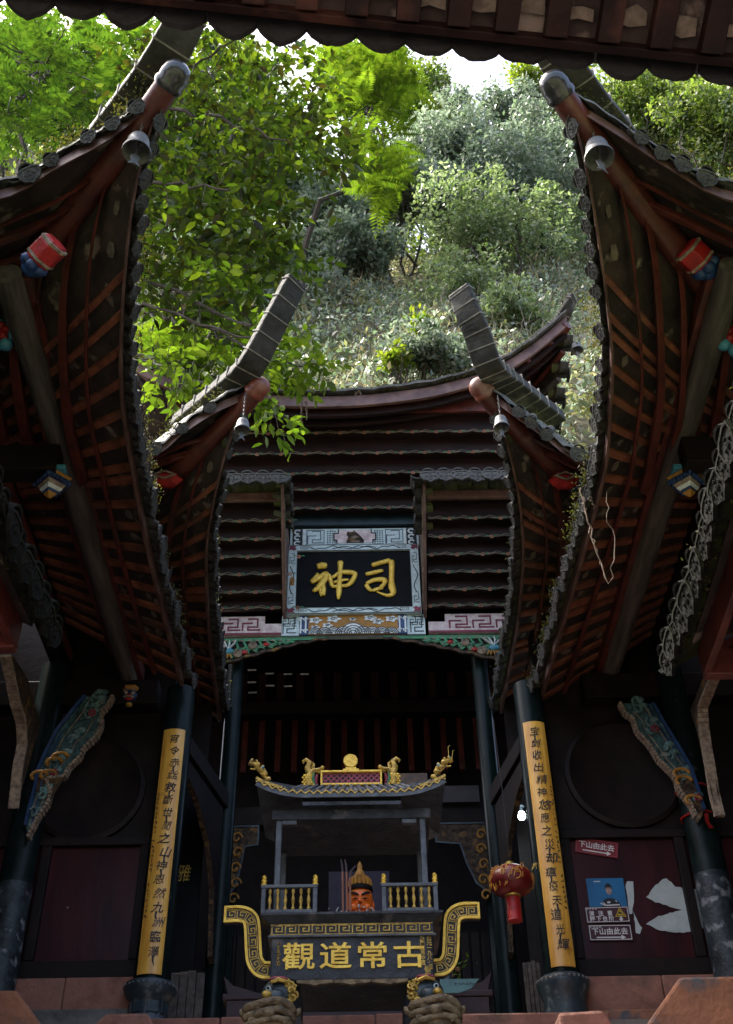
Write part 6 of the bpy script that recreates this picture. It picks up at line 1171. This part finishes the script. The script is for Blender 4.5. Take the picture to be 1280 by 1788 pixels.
# ------------------------------------------------------------------ roof of the gate above the camera
gate = thing('gate_roof', 'dark overhanging gate roof with scalloped tile edge across the top', 'building', (0, 0, 5))
ga = Vector((-1.22, 2.007, 4.115)); gb = Vector((1.50, 2.268, 3.985)); gx = unit(gb-ga); gy = Vector((gx.y, -gx.x, 0)); gy = gy if gy.y < 0 else -gy      # gy: back over the camera
def G(u, v, dz=0.0): t = max(0, (u-1.2)/2.2); return ga+gx*(u)+gy*v+Vector((0, 0, v*.42+dz))
gu = np.linspace(-2.6, 5.4, 60); gate['label'] = gate['label']
mb = MB(); mb.slab([[G(u, v, .05) for v in (0.06, 1.2, 3.5)] for u in gu], (0, 0, .05)); build(mb, 'tile_bed', 'deck', gate)
mb = MB(); mb.slab([[G(u, v, .12) for v in (-.02, 1.2, 3.5)] for u in gu], (0, 0, .05)); build(mb, 'roof_tiles', 'tile', gate)
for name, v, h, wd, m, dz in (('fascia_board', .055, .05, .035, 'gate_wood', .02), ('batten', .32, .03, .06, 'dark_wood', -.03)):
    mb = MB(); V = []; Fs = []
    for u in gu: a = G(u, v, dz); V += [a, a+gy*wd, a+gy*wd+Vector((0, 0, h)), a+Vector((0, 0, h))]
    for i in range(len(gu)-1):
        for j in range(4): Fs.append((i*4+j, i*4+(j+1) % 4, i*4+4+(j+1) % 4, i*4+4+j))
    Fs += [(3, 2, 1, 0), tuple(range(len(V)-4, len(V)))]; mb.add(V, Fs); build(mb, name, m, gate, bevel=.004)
u = -2.5; k = 0; rr = random.Random(12)
while u < 5.3:
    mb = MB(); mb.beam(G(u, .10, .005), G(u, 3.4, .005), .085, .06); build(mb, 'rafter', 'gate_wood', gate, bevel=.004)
    if -1.9 < u < 3.6:
        a = rr.uniform(-.01, .01); mb = MB(); w_ = rr.uniform(.040, .048); L_ = rr.uniform(.035, .07); v0 = .125+a
        pts = [(-w_, -L_*.5), (-w_*.3, -L_*.5+rr.uniform(-.01, .01)), (w_, -L_*.5+rr.uniform(-.006, .006)), (w_*rr.uniform(.85, 1), L_*.4), (0, L_*.5+rr.uniform(-.01, .02)), (-w_*rr.uniform(.85, 1), L_*.45)]
        o = G(u+.094, v0+.05, .036); mb.prism(pts, (o, gx, unit(gy+Vector((0, 0, .42))), Vector((0, 0, -1))), .008); build(mb, 'mortar_patch', 'mortar', gate)
        for v in (.45, .62): 
            if rr.random() < .3: mb = MB(); mb.prism([(-.03, -.02), (.03, -.022), (.028, .02), (-.03, .016)], (G(u+.094, v, .036), gx, unit(gy+Vector((0, 0, .42))), Vector((0, 0, -1))), .008); build(mb, 'mortar_patch', 'mortar', gate)
    # drip lip tile under the edge
    d_ = rr.uniform(-.03, .03); lip = [(-.098, .08)]+[(x, .006+.038*(abs(x)/.094)**2.4-.027*(1-(abs(x)/.094)**2)+d_*(1-abs(x)/.1)+rr.uniform(-.004, .004)) for x in np.linspace(-.094, .094, 13)]+[(.098, .08)]
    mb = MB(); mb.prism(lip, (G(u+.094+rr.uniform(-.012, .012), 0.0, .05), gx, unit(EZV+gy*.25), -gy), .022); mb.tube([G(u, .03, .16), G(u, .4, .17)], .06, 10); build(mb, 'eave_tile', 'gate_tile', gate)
    u += .1885+rr.uniform(-.012, .012); k += 1

# ------------------------------------------------------------------ trees, shrubs and undergrowth
def limb(mb, a, b, r0, r1, wob=.12, n=9):
    a = Vector(a); b = Vector(b); P = [a]; L = (b-a).length
    for k in range(1, n): P.append(a.lerp(b, k/n)+Vector(rng.normal(0, wob*L/n, 3)))
    P.append(b); mb.tube(P, [r0+(r1-r0)*k/n for k in range(n+1)], 6); return P
def sprays(centers, per, length, droop=.25, leaf=.14, spread=.9, out=None):
    """twigs with alternate leaves: returns positions, axes, ups, sizes"""
    pos, ax, up, sz, tw = [], [], [], [], []
    for c in centers:
        c = np.array(c); d = rng.normal(size=3); d[2] -= droop
        if out is not None: d = d*.8+(c-out)/max(.1, np.linalg.norm(c-out))*1.1
        d /= np.linalg.norm(d); L = length*rng.uniform(.7, 1.3); side_ = np.cross(d, [0, 0, 1]); side_ /= max(1e-6, np.linalg.norm(side_)); tw.append((c, c+d*L))
        n = int(per*rng.uniform(.6, 1.3))
        for k in range(n):
            t = (k+.5)/n; p = c+d*L*t+np.array([0, 0, -.12*L*t*t]); s_ = 1 if k % 2 else -1
            a = d*.6+side_*s_*spread*rng.uniform(.5, 1.2)+rng.normal(0, .3, 3)+np.array([0, 0, -.25]); pos.append(p); ax.append(a); up.append(np.array([0, 0, 1])+rng.normal(0, .45, 3)); sz.append(leaf*rng.uniform(.65, 1.25))
    return np.array(pos), np.array(ax), np.array(up), np.array(sz), tw
def twigs(mb, tw, r=.006):
    for a, b in tw: mb.tube([Vector(a), Vector((a+b)/2)+Vector((0, 0, .01)), Vector(b)], [r, r*.7, r*.4], 4, False)
# broad-leaved tree leaning over the left pavilion
def in_poly(x, y, P):
    c = False; j = len(P)-1
    for i in range(len(P)):
        if (P[i][1] > y) != (P[j][1] > y) and x < (P[j][0]-P[i][0])*(y-P[i][1])/(P[j][1]-P[i][1])+P[i][0]: c = not c
        j = i
    return c
CR1 = [(230, 40), (420, 60), (560, 95), (598, 130), (585, 190), (632, 260), (610, 300), (560, 312), (545, 355), (470, 380), (520, 430), (540, 470), (500, 490), (450, 520), (470, 560), (420, 590), (330, 560), (200, 560), (150, 300)]
CR2 = [(500, 545), (545, 560), (552, 620), (530, 660), (490, 690), (460, 660), (470, 600)]
CR3 = [(400, 690), (470, 660), (500, 720), (508, 770), (480, 780), (450, 735), (410, 720)]
def fill(poly, n, y0, y1, clump=.6):
    xs_ = [p[0] for p in poly]; ys_ = [p[1] for p in poly]; out = []; holes = [(rng.uniform(min(xs_), max(xs_)), rng.uniform(min(ys_), max(ys_)), rng.uniform(14, 34)) for _ in range(int(len(poly)*clump*1.6))]
    while len(out) < n:
        x, y = rng.uniform(min(xs_), max(xs_)), rng.uniform(min(ys_), max(ys_))
        if in_poly(x, y, poly) and not any((x-a)**2+(y-b)**2 < r*r for a, b, r in holes): out.append(tuple(PY(x, y, rng.uniform(y0, y1))))
    return out
tr = thing('broadleaf_tree', 'broad-leaved tree with dark olive leaves leaning over the left rear pavilion', 'tree', (-5.2, 14.5, 10.5))
mb = MB(); T0 = Vector((-5.2, 14.5, 10.0)); T1 = PY(230, 330, 12.0); limb(mb, T0, T1, .16, .09); build(mb, 'trunk', 'bark', tr); mb = MB()
for a, b, r in (((300, 190), (500, 245), .035), ((250, 490), (470, 580), .03), ((250, 530), (440, 590), .022), ((240, 320), (420, 330), .03), ((280, 150), (410, 70), .03), ((240, 620), (330, 660), .02), ((330, 560), (520, 640), .022)):
    A = PY(*a, 10.3); limb(mb, T1 if a[1] < 400 else T1.lerp(T0, .3), A, .06, r); P = limb(mb, A, PY(*b, 9.45), r, .012)
    for p in P[2:]: limb(mb, p, p+Vector(rng.normal(0, .35, 3)), .010, .004, n=4)
    build(mb, 'limb', 'bark', tr); mb = MB()
cs = fill(CR1, 760, 9.6, 12.4, .35); pos, ax, up, sz, tw = sprays(cs, 10, .6, .3, .19)
twigs(mb, tw[::2]); leaves('crown', pos, ax, up, sz, 'leaf_broad', tr, 'ovate', .95)
cs = fill(CR2, 46, 9.2, 9.8, .1)+fill(CR3, 16, 8.9, 9.2, .05)+fill([(245, 600), (330, 610), (410, 650), (380, 690), (300, 680), (250, 660)], 34, 9.0, 9.8, .05); pos, ax, up, sz, tw = sprays(cs, 8, .42, .5, .15); twigs(mb, tw); leaves('lower_spray', pos, ax, up, sz, 'leaf_bright', tr, 'ovate', .95)
limb(mb, PY(430, 650, 10.5), PY(470, 700, 9.05), .02, .008); limb(mb, PY(470, 700, 9.05), PY(498, 772, 8.95), .008, .004); build(mb, 'twigs', 'bark', tr)['kind'] = 'stuff'
# pinnate fronds
def fronds(centers, L, nl, droop=.35, leafk=.30, out=None):
    pos, ax, up, sz = [], [], [], []
    for c in centers:
        c = np.array(c); d = rng.normal(size=3); d[2] = abs(d[2])*.3-droop*.3; d /= np.linalg.norm(d); sd_ = np.cross(d, [0, 0, 1]); sd_ /= np.linalg.norm(sd_); sd_ += rng.normal(0, .15, 3); l = L*rng.uniform(.7, 1.25)
        for k in range(nl):
            t = (k+1)/nl; p = c+d*l*t+np.array([0, 0, -droop*l*t*t])
            for s_ in (-1, 1): pos.append(p); ax.append(sd_*s_+d*.45+np.array([0, 0, -.15])); up.append(np.array([0, 0, 1])+rng.normal(0, .12, 3)); sz.append(l*leafk*math.sin(math.pi*(.18+.75*t))**.7*rng.uniform(.9, 1.1))
        pos.append(c+d*l+np.array([0, 0, -droop*l])); ax.append(d+np.array([0, 0, -.5])); up.append(np.array([0, 0, 1.])); sz.append(l*leafk*.6)
    return np.array(pos), np.array(ax), np.array(up), np.array(sz)
def frond_tree(label, base, polys, L, nl, m, wid=.75, trunk=None):
    r = thing('pinnate_tree', label, 'tree', base); mb = MB(); cs = []
    for poly, n, y0, y1 in polys: cs += fill(poly, n, y0, y1, .5)
    c0 = Vector(np.mean(np.array(cs), axis=0)); limb(mb, base, c0, .12, .05)
    for k in range(0, len(cs), max(1, len(cs)//26)): limb(mb, c0, cs[k], .03, .006)
    build(mb, 'trunk', 'bark', r); pos, ax, up, sz = fronds(cs, L, nl); leaves('crown', pos, ax, up, sz, m, r, 'small', wid); return r
frond_tree('fern-leaved green tree filling the gap above the left side hall eave', (-6.5, 13.0, 9), [([(-60, 20), (260, 30), (270, 90), (220, 150), (150, 190), (60, 230), (-60, 280)], 260, 10.5, 14.5)], .62, 11, 'leaf_fern')
frond_tree('bright lime pinnate tree drooping in front of the silvery shrubs', (-3.0, 19.5, 20), [([(560, 80), (690, 85), (715, 130), (712, 210), (690, 240), (690, 320), (650, 350), (625, 330), (630, 270), (590, 200), (560, 130)], 300, 17.5, 20.0)], .85, 12, 'leaf_bright', .62)
frond_tree('sunlit lime fern tree low behind the left pavilion horn', (-4.0, 17.0, 15), [([(200, 560), (430, 540), (470, 600), (430, 640), (370, 665), (200, 640)], 150, 15.2, 17.0)], .75, 11, 'leaf_bright', .7)
# hillside shrubs and trees
def shrub(name, label, px, py, Y, wpx, hpx, n, leaf, m, trunk='bark', group=None, dens=1.0, stems=5, cat='shrub', aspect=1.0, gap=.35):
    c = PY(px, py, Y); kpx = (PY(px+50, py, Y)-c).length/50; rx = wpx*kpx/2; rz = hpx*kpx/2*1.05; base = Vector((c.x, Y+.3, float(hill_z(c.x, Y+.3))-.2)); base.z = min(base.z, c.z-rz*.6)
    r = thing(name, label, cat, base, group); mb = MB(); lobes = []
    rx *= 1.15; rz *= 1.1
    for k in range(38): v = rdir(1)[0]*rng.uniform(.15, 1.05); v[2] -= .15*abs(v[0]); lobes.append((np.array(c)+v*np.array([rx, rx*.7, rz]), rng.uniform(.13, .30)))
    for k in range(stems):
        e = lobes[k][0]; b = base+Vector((rng.uniform(-.3, .3)*rx, rng.uniform(-.2, .2), 0)); P = limb(mb, b, Vector(e), .012*rz+.03, .02, .25)
        for p in P[3:]: limb(mb, p, p+Vector(rng.normal(0, .22*rx, 3)), .018, .006, .2, 4)
    build(mb, 'stems', trunk, r); pos = []
    n = int(n*1.7); leaf *= 1.15; per = int(n/len(lobes))
    for lc_, lr in lobes:
        v = rdir(per)*rng.uniform(.25, 1.0, (per, 1))**.5; tuft = rng.normal(0, .10, (max(1, per//9), 3)); pos.append(lc_+(v+tuft[rng.integers(0, len(tuft), per)])*np.array([rx, rx*.8, rz])*lr*1.35)
    for k in range(46):      # upright shoots that break the outline
        v = rdir(1)[0]*rng.uniform(.3, .8); a = np.array(c)+v*np.array([rx, rx*.7, rz]); d = np.array([rng.normal(0, .35), rng.normal(0, .3), 1.0])*rz*rng.uniform(.25, .55); q = int(n*.007); tt = rng.uniform(0, 1, (q, 1)); pos.append(a+d*tt+rng.normal(0, .05*rx, (q, 3))*(1.15-tt))
    pos = np.vstack(pos); N = len(pos); outd = nrm(pos-np.array(c)); leaves('crown', pos, rdir(N, -.35)+outd*.6, rdir(N, .7)+outd*.3, leaf*rng.uniform(.6, 1.3, N), m, r, 'small', aspect); return r
SH = [ # label, px, py, Y, w, h, n, leaf, material
 ('pale silvery shrub at the middle of the slope beneath the sky gap', 790, 290, 27.0, 250, 200, 9000, .20, 'leaf_silver'),
 ('silvery shrub with dark hollow just right of the lime pinnate tree', 690, 330, 25.0, 190, 190, 6500, .20, 'leaf_silver'),
 ('low silvery shrub left of the dark hollow on the slope', 560, 390, 23.5, 170, 170, 6000, .19, 'leaf_silver'),
 ('pale grey shrub mass behind the sapling, widest of the slope', 860, 330, 26.0, 330, 250, 9000, .18, 'leaf_silver'),
 ('small bluish silvery bush between the two rear horns', 620, 440, 22.0, 150, 110, 3600, .17, 'leaf_silver'),
 ('silvery shrub against the right side hall eave, half hidden by it', 960, 290, 27.5, 190, 240, 7500, .20, 'leaf_silver'),
 ('slim pale green sapling with see-through crown in the middle of the slope', 850, 380, 23.0, 220, 210, 2600, .17, 'leaf_pale'),
 ('feathery pale green bush right of the sapling', 960, 410, 24.5, 150, 150, 3600, .14, 'leaf_pale'),
 ('olive tree rising under the right half of the sky gap', 895, 208, 31.0, 150, 140, 3600, .22, 'leaf_silver'),
 ('tall thin tree with sky showing through beside the sky gap', 745, 165, 33.0, 110, 170, 2300, .24, 'leaf_olive'),
 ('yellow green treetop behind the right roof cap', 950, 150, 34.0, 120, 110, 2600, .24, 'leaf_lime'),
 ('yellowing bush with autumn tints below the sky gap', 770, 215, 29.5, 110, 80, 1800, .22, 'leaf_lime'),
 ('leafy light green tree right of the right roof cap', 1130, 190, 26.0, 170, 190, 5200, .22, 'leaf_olive'),
 ('leafy light green tree in the top right corner', 1250, 210, 25.0, 190, 210, 5600, .22, 'leaf_olive'),
 ('dense green tree behind the fern-leaved tree at the top left', 60, 130, 24.0, 330, 300, 7000, .24, 'leaf_fern'),
 ('green tree behind the broad-leaved tree at upper left', 380, 240, 23.0, 330, 330, 7500, .22, 'leaf_fern'),
 ('dark green tree behind the lime pinnate tree at the top', 640, 150, 28.0, 190, 190, 4500, .22, 'leaf_fern'),
 ('grey green bush low behind the broad-leaved tree', 440, 470, 21.0, 250, 190, 5200, .19, 'leaf_silver'),
 ('small bright lime bush low on the slope left of the dark roof horn', 690, 622, 15.8, 44, 34, 160, .14, 'leaf_lime'),
 ('bright lime weed highest on the slope between the horns', 735, 565, 17.5, 34, 60, 160, .13, 'leaf_lime'),
 ('fresh green bush between the dark roof horn and the far right corner', 890, 545, 18.5, 150, 80, 1100, .13, 'leaf_pale'),
 ('silvery groundcover bush just above the far roof edge', 760, 620, 16.2, 180, 60, 1700, .12, 'leaf_silver'),
 ('thin green bush on the slope left of the fresh green bush', 800, 490, 20.0, 170, 90, 1100, .14, 'leaf_pale'),
]
for L in SH: shrub('hillside_tree' if L[6] > 2200 and L[5] > 150 else 'hillside_shrub', *L, cat='tree' if L[6] > 2200 and L[5] > 150 else 'shrub')
# undergrowth over the whole slope
N = 60000; xx = rng.uniform(-14, 16, N); yy = 14.2+rng.uniform(0, 1, N)**1.15*19
pz = hill_z(xx, yy)+rng.gamma(1.6, .16, N)+.35*np.maximum(0, np.sin(xx*1.7+yy)*np.sin(yy*1.3-xx*.6)); pos = np.stack([xx, yy-.25*rng.uniform(0, 1, N), pz], 1)
o = leaves('undergrowth', pos, rdir(N, .3), rdir(N, .6)+np.array([0, -.4, 0]), rng.uniform(.09, .24, N), 'leaf_dry'); tag(o, 'mixed dry and green undergrowth covering the steep slope', 'undergrowth', kind='stuff')
N = 26000; xx = rng.uniform(-8, 9, N); yy = 14.2+rng.uniform(0, 1, N)*9; cl = np.sin(xx*.9+3)*np.sin(yy*1.1+xx*.4)+rng.normal(0, .35, N) > -.05; xx, yy = xx[cl], yy[cl]; N = len(xx)
o = leaves('pale_groundcover', np.stack([xx, yy-.3, hill_z(xx, yy)+rng.gamma(2, .15, N)], 1), rdir(N, .5), rdir(N, .6)+np.array([0, -.5, 0]), rng.uniform(.10, .22, N), 'leaf_silver'); tag(o, 'pale silvery ground cover patches on the slope', 'ground cover', kind='stuff')
N = 42000; xx = rng.uniform(-30, 34, N); yy = 30+rng.uniform(0, 1, N)*14; h_ = np.abs(np.sin(xx*.55+yy*.3)*np.sin(yy*.6-xx*.22))*4.5; fr_u = rng.uniform(0, 1, N)**.6
o = leaves('upper_wood', np.stack([xx, yy-.6*h_*rng.uniform(0, .6, N), hill_z(xx, yy)+h_*fr_u], 1), rdir(N, -.2), rdir(N, .6), rng.uniform(.25, .5, N), 'leaf_olive'); tag(o, 'distant green wood covering the upper slope', 'wood', kind='stuff')
mb = MB()
for k in range(320):
    x = rng.uniform(-6, 7); y = rng.uniform(14.5, 24); b = Vector((x, y-.1, float(hill_z(x, y)))); limb(mb, b, b+Vector((rng.normal(0, .5), rng.normal(-.2, .2), rng.uniform(.4, 1.5))), .018, .005, .2, 4)
tag(build(mb, 'dead_twigs', 'pale_bark'), 'dry pale twigs standing in the undergrowth', 'twigs', kind='stuff')
N = 7500; xx = rng.uniform(-9, 10, N); yy = 14.2+rng.uniform(0, 1, N)*10; cl = np.sin(xx*.8+1)*np.sin(yy*.9+xx*.3) > -.2; xx, yy = xx[cl], yy[cl]; N = len(xx); d = rdir(N, .9); d[:, 1] -= .5
o = leaves('dry_grass', np.stack([xx, yy-.25, hill_z(xx, yy)+rng.gamma(1.5, .2, N)], 1), d, rdir(N, .2)+np.array([0, -.6, 0]), rng.uniform(.2, .5, N), 'straw', None, 'small', .16); tag(o, 'dry straw coloured grass on the steep slope', 'grass', kind='stuff')
